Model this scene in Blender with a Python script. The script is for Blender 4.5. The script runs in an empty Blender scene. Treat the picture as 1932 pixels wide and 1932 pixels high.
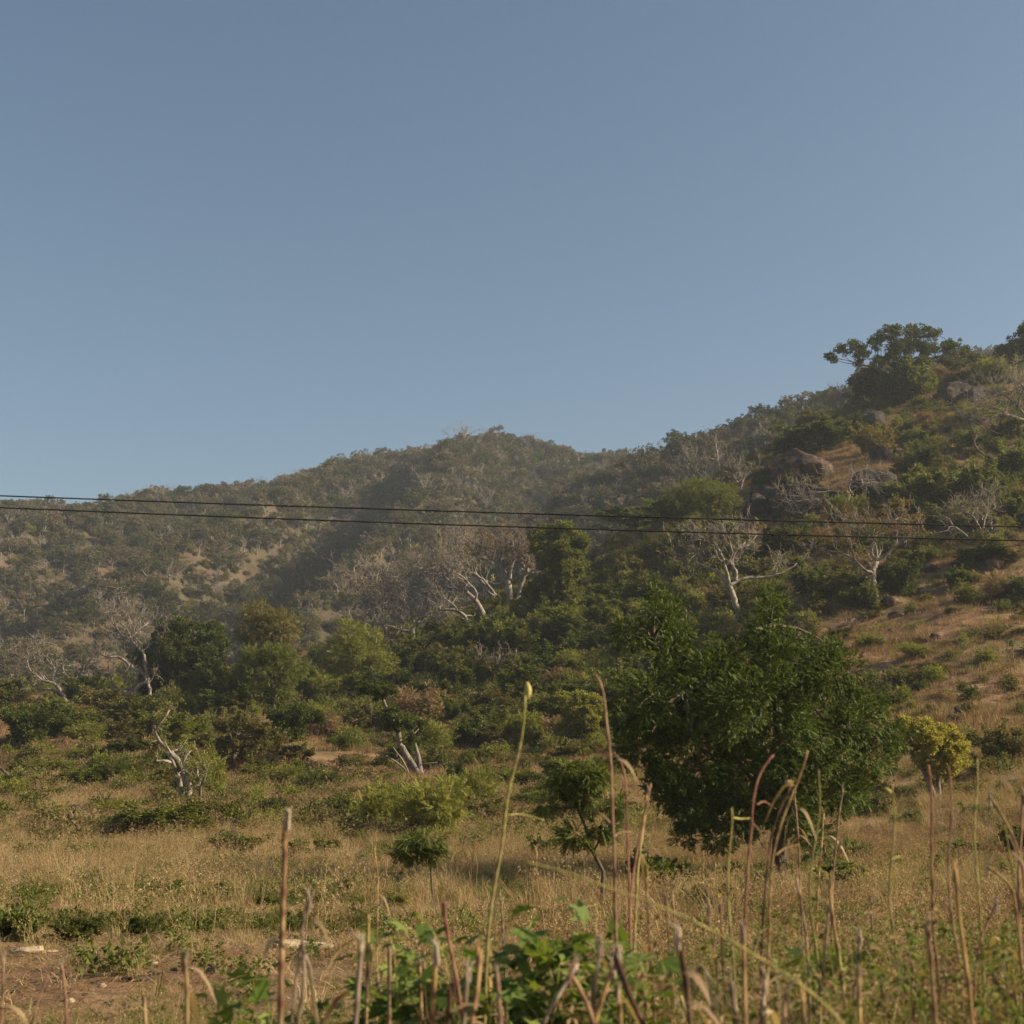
import bpy, math
import numpy as np
from mathutils import Vector, Matrix
from mathutils.bvhtree import BVHTree

# ------------------------------------------------------------------ camera, sky, sun, exposure
SC = bpy.context.scene
COL = SC.collection
W0, F0 = 1932.0, 2654.0                 # reading scale of the photograph and focal length at that scale
PITCH = math.atan(593.0 / F0)
CT, ST = math.cos(PITCH), math.sin(PITCH)
EYE = np.array([0.0, 0.0, 1.7])
cam_d = bpy.data.cameras.new("camera")
cam = bpy.data.objects.new("camera", cam_d)
COL.objects.link(cam)
cam.location = EYE
cam.rotation_euler = (math.pi / 2 + PITCH, 0, 0)
cam_d.sensor_width = 36.0
cam_d.lens = 36.0 * F0 / W0
cam_d.clip_start, cam_d.clip_end = 0.1, 9000
cam_d.dof.use_dof = True
cam_d.dof.focus_distance = 75.0
cam_d.dof.aperture_fstop = 4.8
SC.camera = cam

SUN_EL, SUN_AZ = math.radians(29), math.radians(97)      # azimuth clockwise from the view direction (+Y)
world = bpy.data.worlds.new("World")
SC.world = world
world.use_nodes = True
wn, wl = world.node_tree.nodes, world.node_tree.links
wn.clear()
sky = wn.new("ShaderNodeTexSky")
sky.sky_type = 'NISHITA'
sky.sun_disc = False
sky.sun_elevation = SUN_EL
sky.sun_rotation = SUN_AZ
sky.altitude = 300
sky.air_density = 1.2
sky.dust_density = 1.9
sky.ozone_density = 1.0
hsv = wn.new("ShaderNodeHueSaturation")
hsv.inputs["Saturation"].default_value = 1.08
hsv.inputs["Hue"].default_value = 0.494
bg = wn.new("ShaderNodeBackground")
bg.inputs["Strength"].default_value = 0.0515
wo = wn.new("ShaderNodeOutputWorld")
wl.new(sky.outputs[0], hsv.inputs["Color"])
wl.new(hsv.outputs[0], bg.inputs[0])
wl.new(bg.outputs[0], wo.inputs[0])

sd = bpy.data.lights.new("sun", 'SUN')
sd.energy = 5.0
sd.angle = math.radians(0.55)
sd.color = (1.0, 0.84, 0.61)
sun = bpy.data.objects.new("sun", sd)
COL.objects.link(sun)
sdir = Vector((math.sin(SUN_AZ) * math.cos(SUN_EL), math.cos(SUN_AZ) * math.cos(SUN_EL), math.sin(SUN_EL)))
sun.rotation_euler = sdir.to_track_quat('Z', 'Y').to_euler()
sun.location = sdir * 300

SC.view_settings.view_transform = 'Standard'
SC.view_settings.look = 'None'
SC.view_settings.gamma = 1.0
SC.view_settings.exposure = 1.0
SC.view_settings.use_curve_mapping = False
SC.cycles.use_denoising = True
SC.cycles.denoising_prefilter = 'ACCURATE'
SC.cycles.max_bounces = 6
SC.cycles.diffuse_bounces = 3
SC.cycles.transmission_bounces = 3
SC.cycles.volume_bounces = 1
SC.cycles.transparent_max_bounces = 4


rng = np.random.default_rng(11)

# ------------------------------------------------------------------ helpers
def st(u, v):
    xc, yc = (u - 966.0) / F0, (966.0 - v) / F0
    dy = CT - yc * ST
    return xc / dy, (ST + yc * CT) / dy

def P(u, v, Y):
    s, t = st(u, v)
    return np.array([s * Y, Y, EYE[2] + t * Y])

def _h(ix, iy, iz, seed):
    h = (ix.astype(np.int64) * 374761393 + iy.astype(np.int64) * 668265263 + iz.astype(np.int64) * 2147483647 + seed * 974634777) & 0xffffffff
    h = ((h ^ (h >> 13)) * 1274126177) & 0xffffffff
    h = ((h ^ (h >> 16)) * 2246822519) & 0xffffffff
    return (h & 0xffffff) / float(0xffffff)

def noise3(p, seed=0):
    p = np.asarray(p, float)
    i = np.floor(p).astype(np.int64)
    f = p - i
    f = f * f * (3 - 2 * f)
    out = 0
    for a in (0, 1):
        for b in (0, 1):
            for c in (0, 1):
                w = (f[:, 0] if a else 1 - f[:, 0]) * (f[:, 1] if b else 1 - f[:, 1]) * (f[:, 2] if c else 1 - f[:, 2])
                out = out + w * _h(i[:, 0] + a, i[:, 1] + b, i[:, 2] + c, seed)
    return out * 2 - 1

def noise2(x, y, seed=0):
    x = np.asarray(x, float).ravel(); y = np.asarray(y, float).ravel()
    return noise3(np.stack([x, y, np.zeros_like(x)], 1), seed)

def fbm2(x, y, seed=0, o=3):
    r, a = 0, 1.0
    for k in range(o):
        r = r + a * noise2(x * 2 ** k, y * 2 ** k, seed + k); a *= 0.5
    return r / 1.75

class MB:
    """collects geometry and links it as one mesh object"""
    def __init__(self): self.v, self.f, self.n, self.att, self.mi = [], [], 0, [], []
    def add(self, verts, faces, tone=None, mi=0):
        verts = np.asarray(verts, float)
        self.v.append(verts); self.f.append(np.asarray(faces, np.int64) + self.n); self.n += len(verts)
        self.att.append(np.zeros(len(verts)) if tone is None else np.asarray(tone, float)); self.mi.append(mi)
    def mesh(self, name, mat, smooth=False):
        me = bpy.data.meshes.new(name)
        v = np.concatenate(self.v) if self.v else np.zeros((0, 3))
        me.vertices.add(len(v)); me.vertices.foreach_set("co", v.ravel().astype(np.float32))
        lv = np.concatenate([f.ravel() for f in self.f]); sz = np.concatenate([np.full(len(f), f.shape[1]) for f in self.f])
        me.loops.add(len(lv)); me.loops.foreach_set("vertex_index", lv.astype(np.int32))
        me.polygons.add(len(sz))
        me.polygons.foreach_set("loop_start", np.concatenate([[0], np.cumsum(sz)[:-1]]).astype(np.int32))
        if smooth: me.polygons.foreach_set("use_smooth", np.ones(len(sz), bool))
        t = np.concatenate(self.att)
        if t.any():
            a = me.attributes.new("tone", 'FLOAT', 'POINT'); a.data.foreach_set("value", t.astype(np.float32))
        me.update(calc_edges=True)
        mi = np.concatenate([np.full(len(f), m) for f, m in zip(self.f, self.mi)])
        if mi.any(): me.polygons.foreach_set("material_index", mi.astype(np.int32))
        for m in (mat if isinstance(mat, (list, tuple)) else [mat]): me.materials.append(m)
        return me
    def build(self, name, mat, parent=None, smooth=False):
        return obj(name, self.mesh(name, mat, smooth), parent)

def obj(name, data, parent=None):
    o = bpy.data.objects.new(name, data); COL.objects.link(o)
    if parent is not None: o.parent = parent
    return o

def tag(o, label=None, cat=None, group=None, kind=None):
    for k, x in (("label", label), ("category", cat), ("group", group), ("kind", kind)):
        if x: o[k] = x
    return o

def empty(name, loc, label, cat, group=None):
    o = bpy.data.objects.new(name, None); COL.objects.link(o)
    o.location = loc; o.empty_display_size = 0.3
    return tag(o, label, cat, group)

def copy_tree(o, parent=None):
    c = o.copy(); COL.objects.link(c)
    if parent is not None: c.parent = parent
    for k in ("label", "group"):
        if k in c: del c[k]
    for ch in list(o.children): copy_tree(ch, c)
    return c

def unit(v): return v / np.maximum(np.linalg.norm(v, axis=-1, keepdims=True), 1e-9)

def tube(mb, pts, rad, sides=5, tone=None, cap=True, mi=0):
    pts = np.asarray(pts, float); rad = np.asarray(rad, float); n = len(pts)
    d = unit(np.gradient(pts, axis=0))
    ref = np.array([1.0, 0, 0]) if abs(d[0][0]) < 0.8 else np.array([0, 1.0, 0])
    a = unit(np.cross(d, ref)); b = np.cross(d, a)
    th = np.arange(sides) * 2 * math.pi / sides
    ring = pts[:, None] + rad[:, None, None] * (np.cos(th)[None, :, None] * a[:, None] + np.sin(th)[None, :, None] * b[:, None])
    i = np.arange(n - 1)[:, None] * sides; j = np.arange(sides)[None]; k = (j + 1) % sides
    q = np.stack([i + j, i + k, i + sides + k, i + sides + j], -1).reshape(-1, 4)
    tn = None if tone is None else np.repeat(np.asarray(tone, float), sides)
    mb.add(ring.reshape(-1, 3), q, tn, mi)
    if cap:
        mb.f.append(np.arange((n - 1) * sides, n * sides)[None] + mb.n - n * sides); mb.mi.append(mi)

def crinkle(pts, n, amp, r=rng):
    """resample a polyline to n points along its length and wiggle it"""
    pts = np.asarray(pts, float)
    L = np.concatenate([[0], np.cumsum(np.linalg.norm(np.diff(pts, axis=0), axis=1))])
    t = np.linspace(0, L[-1], n)
    out = np.stack([np.interp(t, L, pts[:, k]) for k in range(3)], 1)
    sm = out.copy()
    sm[1:-1] = (out[:-2] + 2 * out[1:-1] + out[2:]) / 4
    w = r.normal(0, amp, (n, 3)); w[0] = 0
    return sm + w

# ------------------------------------------------------------------ materials
def mat(name): 
    m = bpy.data.materials.new(name); m.use_nodes = True
    nt = m.node_tree; nt.nodes.clear()
    out = nt.nodes.new("ShaderNodeOutputMaterial")
    return m, nt, nt.nodes, nt.links, out

def ramp(n, stops):
    r = n.new("ShaderNodeValToRGB"); e = r.color_ramp.elements
    while len(e) < len(stops): e.new(0.5)
    for k, (p, c) in enumerate(stops): e[k].position = p; e[k].color = (*c, 1)
    return r

def leaf_mat(name, cols, trans=0.38, rough=0.6, objvar=0.35, spec=0.15):
    """leaf colours picked per leaf, shifted a little per plant"""
    m, nt, n, l, out = mat(name)
    geo = n.new("ShaderNodeNewGeometry"); oi = n.new("ShaderNodeObjectInfo")
    k = len(cols)
    mix = n.new("ShaderNodeMath"); mix.operation = 'MULTIPLY_ADD'
    mix.inputs[1].default_value = 1 - objvar
    sc = n.new("ShaderNodeMath"); sc.operation = 'MULTIPLY'; sc.inputs[1].default_value = objvar
    l.new(oi.outputs["Random"], sc.inputs[0])
    l.new(geo.outputs["Random Per Island"], mix.inputs[0]); l.new(sc.outputs[0], mix.inputs[2])
    r = ramp(n, [(i / (k - 1), c) for i, c in enumerate(cols)])
    l.new(mix.outputs[0], r.inputs[0])
    p = n.new("ShaderNodeBsdfPrincipled")
    p.inputs["Roughness"].default_value = rough
    p.inputs["Specular IOR Level"].default_value = spec
    l.new(r.outputs[0], p.inputs["Base Color"])
    t = n.new("ShaderNodeBsdfTranslucent")
    tc = n.new("ShaderNodeMixRGB"); tc.blend_type = 'MULTIPLY'; tc.inputs[0].default_value = 1
    tc.inputs[2].default_value = (1.0, 1.0, 0.5, 1)
    l.new(r.outputs[0], tc.inputs[1]); l.new(tc.outputs[0], t.inputs[0])
    ms = n.new("ShaderNodeMixShader"); ms.inputs[0].default_value = trans
    l.new(p.outputs[0], ms.inputs[1]); l.new(t.outputs[0], ms.inputs[2]); l.new(ms.outputs[0], out.inputs[0])
    return m

def noise_mat(name, stops, scale=4.0, detail=6, rough=0.9, bump=0.4, dist=0.05, stretch=None, tone=None, objvar=0.0, second=None):
    m, nt, n, l, out = mat(name)
    tc = n.new("ShaderNodeTexCoord")
    src = tc.outputs["Object"]
    if stretch:
        mp = n.new("ShaderNodeMapping"); mp.inputs["Scale"].default_value = stretch
        l.new(src, mp.inputs[0]); src = mp.outputs[0]
    nz = n.new("ShaderNodeTexNoise"); nz.inputs["Scale"].default_value = scale; nz.inputs["Detail"].default_value = detail
    nz.inputs["Roughness"].default_value = 0.62
    l.new(src, nz.inputs["Vector"])
    fac = nz.outputs["Fac"]
    if objvar:
        oi = n.new("ShaderNodeObjectInfo"); a = n.new("ShaderNodeMath"); a.operation = 'MULTIPLY_ADD'
        a.inputs[1].default_value = objvar; b = n.new("ShaderNodeMath"); b.operation = 'SUBTRACT'; b.inputs[1].default_value = objvar / 2
        l.new(oi.outputs["Random"], a.inputs[0]); l.new(fac, a.inputs[2]); l.new(a.outputs[0], b.inputs[0]); fac = b.outputs[0]
    r = ramp(n, stops); l.new(fac, r.inputs[0])
    col = r.outputs[0]
    if second:
        n2 = n.new("ShaderNodeTexNoise"); n2.inputs["Scale"].default_value = second[0]; n2.inputs["Detail"].default_value = 5
        l.new(tc.outputs["Object"], n2.inputs["Vector"])
        r2 = ramp(n, [(second[1], (0, 0, 0)), (second[2], (1, 1, 1))]); l.new(n2.outputs["Fac"], r2.inputs[0])
        mx = n.new("ShaderNodeMixRGB"); l.new(r2.outputs[0], mx.inputs[0]); l.new(col, mx.inputs[1])
        mx.inputs[2].default_value = (*second[3], 1); col = mx.outputs[0]
    if tone:
        at = n.new("ShaderNodeAttribute"); at.attribute_name = "tone"
        mx = n.new("ShaderNodeMixRGB"); l.new(at.outputs["Fac"], mx.inputs[0]); l.new(col, mx.inputs[1])
        mx.inputs[2].default_value = (*tone, 1); col = mx.outputs[0]
    p = n.new("ShaderNodeBsdfPrincipled"); p.inputs["Roughness"].default_value = rough
    p.inputs["Specular IOR Level"].default_value = 0.2
    l.new(col, p.inputs["Base Color"])
    if bump:
        b = n.new("ShaderNodeBump"); b.inputs["Strength"].default_value = bump; b.inputs["Distance"].default_value = dist
        l.new(nz.outputs["Fac"], b.inputs["Height"]); l.new(b.outputs[0], p.inputs["Normal"])
    l.new(p.outputs[0], out.inputs[0])
    return m

M = {}
M['ground'] = noise_mat("dry_ground", [(0.30, (0.08, 0.042, 0.022)), (0.46, (0.175, 0.096, 0.05)), (0.58, (0.25, 0.148, 0.078)), (0.72, (0.34, 0.22, 0.125))],
                        scale=0.9, detail=10, bump=0.8, dist=0.12, second=(0.11, 0.45, 0.62, (0.15, 0.115, 0.05)))
M['hill'] = noise_mat("hill_soil", [(0.30, (0.035, 0.028, 0.017)), (0.5, (0.07, 0.049, 0.030)), (0.7, (0.115, 0.076, 0.046))],
                      scale=0.12, detail=10, bump=1.0, dist=0.8, second=(0.03, 0.45, 0.65, (0.075, 0.06, 0.032)))
M['bark_pale'] = noise_mat("pale_bark", [(0.3, (0.09, 0.072, 0.056)), (0.46, (0.18, 0.15, 0.12)), (0.58, (0.27, 0.23, 0.19)), (0.78, (0.38, 0.335, 0.28))], scale=2.2, bump=0.4, stretch=(1, 1, 0.5))
M['bark_grey'] = noise_mat("grey_bark", [(0.3, (0.07, 0.058, 0.046)), (0.55, (0.18, 0.155, 0.13)), (0.75, (0.30, 0.26, 0.215))], scale=5, bump=0.6, stretch=(1, 1, 0.35))
M['bark_dark'] = noise_mat("dark_bark", [(0.3, (0.04, 0.03, 0.022)), (0.6, (0.11, 0.085, 0.06)), (0.75, (0.17, 0.13, 0.10))], scale=9, bump=0.8, stretch=(1, 1, 0.2))
M['twig'] = noise_mat("dry_twig", [(0.3, (0.14, 0.10, 0.075)), (0.7, (0.30, 0.24, 0.19))], scale=3, bump=0)
M['rock'] = noise_mat("granite", [(0.40, (0.018, 0.014, 0.012)), (0.51, (0.055, 0.038, 0.028)), (0.61, (0.14, 0.088, 0.056)), (0.76, (0.26, 0.165, 0.10))], scale=0.6, detail=9, bump=0.9, dist=0.15, objvar=0.08)
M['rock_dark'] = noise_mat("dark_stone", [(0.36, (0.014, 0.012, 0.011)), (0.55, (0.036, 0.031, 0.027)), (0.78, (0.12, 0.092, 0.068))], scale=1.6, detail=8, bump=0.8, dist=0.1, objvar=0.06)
M['rock_pale'] = noise_mat("pale_stone", [(0.3, (0.18, 0.125, 0.075)), (0.55, (0.36, 0.275, 0.18)), (0.75, (0.50, 0.42, 0.31))], scale=5, bump=0.6, dist=0.03)
M['cable'] = noise_mat("cable_sheath", [(0.3, (0.012, 0.013, 0.012)), (0.7, (0.03, 0.032, 0.03))], scale=3, bump=0, rough=0.6)
M['feather'] = noise_mat("plumage", [(0.3, (0.02, 0.018, 0.016)), (0.7, (0.05, 0.045, 0.04))], scale=9, bump=0)
M['neem'] = leaf_mat("deep_green_leaves", [(0.024, 0.042, 0.011), (0.046, 0.073, 0.016), (0.08, 0.112, 0.021), (0.145, 0.172, 0.038)], trans=0.34, rough=0.55, objvar=0.1, spec=0.15)
M['green'] = leaf_mat("green_leaves", [(0.06, 0.075, 0.018), (0.095, 0.115, 0.024), (0.14, 0.155, 0.032), (0.20, 0.20, 0.055)], objvar=0.35)
M['dense'] = leaf_mat("dark_leaves", [(0.042, 0.055, 0.016), (0.065, 0.082, 0.02), (0.10, 0.115, 0.026), (0.16, 0.16, 0.045)], objvar=0.3)
M['feathery'] = leaf_mat("fine_pale_leaves", [(0.10, 0.115, 0.026), (0.165, 0.18, 0.036), (0.24, 0.24, 0.05), (0.31, 0.285, 0.08)], objvar=0.25)
M['olive'] = leaf_mat("olive_leaves", [(0.065, 0.062, 0.024), (0.11, 0.10, 0.034), (0.165, 0.145, 0.05), (0.235, 0.195, 0.08)], objvar=0.35)
M['yellow'] = leaf_mat("yellow_leaves", [(0.20, 0.20, 0.04), (0.32, 0.295, 0.06), (0.43, 0.38, 0.085), (0.50, 0.42, 0.13)], objvar=0.1)
M['rust'] = leaf_mat("rusty_leaves", [(0.16, 0.075, 0.02), (0.24, 0.12, 0.03), (0.26, 0.17, 0.04), (0.14, 0.12, 0.03)], objvar=0.2)
M['ochre'] = leaf_mat("ochre_leaves", [(0.11, 0.09, 0.025), (0.17, 0.14, 0.032), (0.24, 0.19, 0.045), (0.15, 0.14, 0.035)], objvar=0.2)
M['hillleaf'] = leaf_mat("hill_leaves", [(0.042, 0.054, 0.022), (0.072, 0.08, 0.03), (0.11, 0.105, 0.045), (0.155, 0.125, 0.075), (0.20, 0.155, 0.105)], objvar=0.82, trans=0.25)
M['straw'] = leaf_mat("dry_grass", [(0.16, 0.10, 0.055), (0.28, 0.195, 0.10), (0.40, 0.29, 0.15), (0.54, 0.42, 0.25)], trans=0.3, objvar=0.5, rough=0.6)
M['slopegrass'] = leaf_mat("slope_grass", [(0.12, 0.07, 0.04), (0.22, 0.135, 0.075), (0.32, 0.21, 0.115), (0.44, 0.31, 0.18)], trans=0.3, objvar=0.5, rough=0.7)
M['greengrass'] = leaf_mat("green_grass", [(0.11, 0.11, 0.035), (0.18, 0.17, 0.05), (0.27, 0.235, 0.08), (0.38, 0.30, 0.13)], trans=0.35, objvar=0.5, rough=0.6)
M['weed'] = leaf_mat("weed_leaves", [(0.055, 0.075, 0.018), (0.09, 0.12, 0.026), (0.14, 0.165, 0.04), (0.20, 0.20, 0.065)], objvar=0.3)
M['lush'] = leaf_mat("lush_leaves", [(0.07, 0.115, 0.024), (0.115, 0.17, 0.034), (0.17, 0.225, 0.05), (0.23, 0.26, 0.07)], trans=0.4, objvar=0.1)
M['brownweed'] = leaf_mat("brown_weeds", [(0.12, 0.072, 0.045), (0.20, 0.125, 0.075), (0.30, 0.20, 0.12), (0.42, 0.30, 0.19)], objvar=0.5, rough=0.7)
M['petal'] = leaf_mat("yellow_petals", [(0.6, 0.42, 0.01), (0.75, 0.55, 0.02)], objvar=0.1)

# ------------------------------------------------------------------ terrain
def surface(ctrl, nu, nv, sig=0.42):
    """control grid (rows, columns, 3) -> smooth dense grid"""
    ctrl = np.asarray(ctrl, float); K, C, _ = ctrl.shape
    def up(a, m):
        n = a.shape[0]
        t = np.linspace(0, n - 1, m); i = np.minimum(t.astype(int), n - 2); f = (t - i)[:, None, None]
        b = a[i] * (1 - f) + a[i + 1] * f
        sg = sig * (m - 1) / (n - 1); r = int(3 * sg); k = np.exp(-0.5 * (np.arange(-r, r + 1) / sg) ** 2); k /= k.sum()
        lo = 2 * b[0] - b[1:r + 1][::-1]; hi = 2 * b[-1] - b[-r - 1:-1][::-1]
        e = np.concatenate([lo, b, hi])
        return np.stack([np.apply_along_axis(lambda q: np.convolve(q, k, 'valid'), 0, e[:, :, c]) for c in range(3)], -1)
    g = up(ctrl, nv)
    return up(g.transpose(1, 0, 2), nu).transpose(1, 0, 2)

def grid_faces(nv, nu):
    i = np.arange(nv - 1)[:, None] * nu; j = np.arange(nu - 1)[None]
    return np.stack([i + j, i + j + 1, i + nu + j + 1, i + nu + j], -1).reshape(-1, 4)

UC = [-2600, -1100, -500, 0, 400, 800, 1100, 1400, 1650, 1932, 2500, 3300, 4800]
def wide(row): return [row[0], row[0], *row, row[-1], row[-1]]
near_rows = [
    (-60, None), (3, None), (10, None), (25, None), (45, None),
    (70,  [1556, 1560, 1566, 1575, 1570, 1560, 1500, 1470, 1440]),
    (100, [1470, 1475, 1482, 1490, 1470, 1440, 1345, 1305, 1270]),
    (130, [1390, 1397, 1400, 1392, 1362, 1290, 1195, 1155, 1110]),
    (160, [1335, 1338, 1332, 1296, 1230, 1120, 1045, 1000, 960]),
    (195, [1312, 1312, 1292, 1206, 1118, 970, 905, 885, 850]),
    (228, [1330, 1330, 1304, 1190, 1055, 872, 812, 792, 770]),
    (262, [1350, 1350, 1335, 1230, 1075, 856, 724, 695, 668]),
    (300, [1365, 1365, 1360, 1290, 1150, 950, 775, 705, 645]),
    (345, [1380, 1380, 1375, 1340, 1290, 1150, 1000, 850, 700]),
    (400, [1395, 1395, 1395, 1390, 1370, 1330, 1250, 1150, 950]),
]
ctrl = []
for Y, row in near_rows:
    if row is None:
        ctrl.append([(st(u, 1559)[0] * max(Y, 10) * (1 if Y > 9 else 2.2), Y, 0.0) for u in UC])
    else:
        ctrl.append([P(u, v, Y) for u, v in zip(UC, wide(row))])
NU, NV = 300, 330
G = surface(ctrl, NU, NV)
x, y = G[..., 0].ravel(), G[..., 1].ravel()
amp = np.clip((y - 48) / 60, 0, 1)
G[..., 2] += (amp * (2.0 * fbm2(x / 22, y / 22, 3) + 0.8 * fbm2(x / 6, y / 6, 5)) + 0.10 * fbm2(x / 4.0, y / 4.0, 9) + 0.05 * fbm2(x / 1.1, y / 1.1, 8)).reshape(NV, NU)
mb = MB(); mb.add(G.reshape(-1, 3), grid_faces(NV, NU))
ground = tag(mb.build("ground", M['ground'], smooth=True), kind='structure')
near_bvh = BVHTree.FromPolygons([tuple(p) for p in G.reshape(-1, 3)], grid_faces(NV, NU).tolist())

# far wooded hill
UF = [-3200, -1500, -500, 0, 200, 400, 600, 800, 930, 1050, 1200, 1500, 2200, 3600]
crest = [1010, 1000, 985, 972, 962, 945, 902, 858, 841, 853, 890, 930, 960, 980]
frac = [(250, -0.04), (300, 0.0), (340, 0.07), (400, 0.22), (460, 0.41), (520, 0.61), (580, 0.81), (635, 0.97), (662, 1.0), (700, 0.96), (800, 0.7), (1000, 0.3), (1300, 0.05)]
ctrl = []
for Y, fz in frac:
    row = []
    for u, v in zip(UF, crest):
        s, t = st(u, v); zc = 1.7 + t * 650 - 16.0
        row.append((s * Y, Y, 16.0 + fz * zc))
    ctrl.append(row)
NU2, NV2 = 300, 200
H = surface(ctrl, NU2, NV2)
x, y, z = H[..., 0].ravel(), H[..., 1].ravel(), H[..., 2].ravel()
face = np.clip((y - 300) / 120, 0, 1) * np.clip((650 - y) / 150, 0.10, 1)
q = (x + 0.20 * (650 - y) + 22 * fbm2(x / 120, y / 120, 21)) / 74.0
rid = np.abs((q % 1.0) - 0.5) * 2
H[..., 2] += (face * (40 * (rid - 0.5) + 7 * fbm2(x / 45, y / 45, 22)) + 3.0 * fbm2(x / 16, y / 16, 23)).reshape(NV2, NU2)
mb = MB(); mb.add(H.reshape(-1, 3), grid_faces(NV2, NU2))
hill = tag(mb.build("far_hill", M['hill'], smooth=True), kind='structure')
hill_bvh = BVHTree.FromPolygons([tuple(p) for p in H.reshape(-1, 3)], grid_faces(NV2, NU2).tolist())

# spur between the two
US = [-1500, -500, 0, 300, 600, 800, 950, 1100, 1180, 1250, 1350, 1500, 1640, 1850, 2100, 2800, 4200]
sc_v = [1400, 1370, 1330, 1285, 1195, 1110, 1020, 925, 880, 848, 815, 766, 724, 668, 630, 612, 640]
ctrl = []
for Y, fz in [(255, -0.03), (300, 0.08), (335, 0.33), (370, 0.64), (400, 0.88), (425, 1.0), (450, 0.95), (490, 0.72), (540, 0.40), (600, 0.1)]:
    row = []
    for u, v in zip(US, sc_v):
        s, t = st(u, v); zc = 1.7 + t * 420 - 12.0
        row.append((s * Y, Y, 12.0 + fz * zc))
    ctrl.append(row)
NU3, NV3 = 240, 110
S = surface(ctrl, NU3, NV3)
x, y = S[..., 0].ravel(), S[..., 1].ravel()
S[..., 2] += (5 * fbm2(x / 40, y / 40, 31) + 2 * fbm2(x / 13, y / 13, 33)).reshape(NV3, NU3)
mb = MB(); mb.add(S.reshape(-1, 3), grid_faces(NV3, NU3))
spur = tag(mb.build("ridge", M['hill'], smooth=True), kind='structure')
spur["kind"] = 'structure'
spur_bvh = BVHTree.FromPolygons([tuple(p) for p in S.reshape(-1, 3)], grid_faces(NV3, NU3).tolist())

# wide low plain that carries on to the horizon behind and beside everything
mb = MB(); mb.add([(-2600, -2600, -0.8), (2600, -2600, -0.8), (2600, 2600, -0.8), (-2600, 2600, -0.8)], [(0, 1, 2, 3)])
tag(mb.build("terrain", M['ground']), kind='structure')

def drop(x, y, bvhs=None):
    best = None
    for b in (bvhs or (near_bvh,)):
        h = b.ray_cast(Vector((x, y, 900)), Vector((0, 0, -1)))[0]
        if h is not None and (best is None or h.z > best): best = h.z
    return best

def hit(u, v, bvhs=None):
    """where the line of sight through a reading of the photograph meets the land"""
    s, t = st(u, v); d = Vector((s, 1, t)).normalized(); best = None
    for b in (bvhs or (near_bvh, hill_bvh, spur_bvh)):
        h = b.ray_cast(Vector(EYE), d)
        if h[0] is not None and (best is None or h[3] < best[1]): best = (h[0], h[3])
    return np.array(best[0]) if best else None

# ------------------------------------------------------------------ plant builders
def leaf_quads(bases, dirs, sides, L, Wd, bend=0.12):
    """pointed leaves: bases (n,3), unit dirs, unit sides -> verts, faces"""
    bases = np.asarray(bases, float); n = len(bases)
    L = np.broadcast_to(L, n)[:, None]; Wd = np.broadcast_to(Wd, n)[:, None]
    up = np.cross(sides, dirs)
    mid = bases + dirs * L * 0.45
    v = np.stack([bases, mid + sides * Wd * 0.5 + up * L * bend, bases + dirs * L - up * L * bend, mid - sides * Wd * 0.5 + up * L * bend], 1)
    return v.reshape(-1, 3), np.arange(4 * n).reshape(n, 4)

def t_pinnate(pairs, lw, ll, droop=0.35, r=np.random.default_rng(1)):
    b, d, sd_ = [], [], []
    for k in range(pairs):
        t = 0.15 + 0.85 * k / (pairs - 1)
        p = np.array([t, 0, -droop * t * t])
        for sg in (-1, 1):
            dd = unit(np.array([0.55, sg * 0.9, -0.25 + r.normal(0, 0.12)]))
            b.append(p); d.append(dd); sd_.append(unit(np.cross(dd, [0, 0, 1.0])))
    b.append([1, 0, -droop]); d.append(unit(np.array([1, 0, -0.6]))); sd_.append(np.array([0, 1.0, 0]))
    return leaf_quads(b, np.array(d), np.array(sd_), ll, lw)

def t_rosette(n, ll, lw, r=np.random.default_rng(2)):
    d = []
    for k in range(n):
        a = k * 2.4 + r.normal(0, 0.3)
        d.append([math.cos(a), math.sin(a), r.uniform(-0.5, 0.7)])
    d = unit(np.array(d)); sd_ = unit(np.cross(d, r.normal(0, 1, (n, 3))))
    return leaf_quads(d * 0.15, d, sd_, ll, lw)

T = {
    'neem': t_pinnate(7, 0.16, 0.38, 0.14),
    'small': t_pinnate(9, 0.10, 0.30, 0.3),
    'fine': t_pinnate(8, 0.10, 0.30, 0.15),
    'leafy': t_rosette(6, 0.95, 0.42),
    'round': t_rosette(6, 0.75, 0.62),
    'long': t_rosette(6, 1.25, 0.30),
}

def stamp(mb, tpl, pos, xdir, size, r, mi=0, flat=0.5):
    V, F = tpl
    X = unit(xdir); n = len(pos)
    up = np.array([0, 0, 1.0]) + r.normal(0, flat, (n, 3))
    Y = unit(np.cross(up, X)); Z = np.cross(X, Y)
    v = pos[:, None] + size[:, None, None] * (V[None, :, 0:1] * X[:, None] + V[None, :, 1:2] * Y[:, None] + V[None, :, 2:3] * Z[:, None])
    f = F[None] + (np.arange(n) * len(V))[:, None, None]
    mb.add(v.reshape(-1, 3), f.reshape(-1, F.shape[1]), mi=mi)

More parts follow.
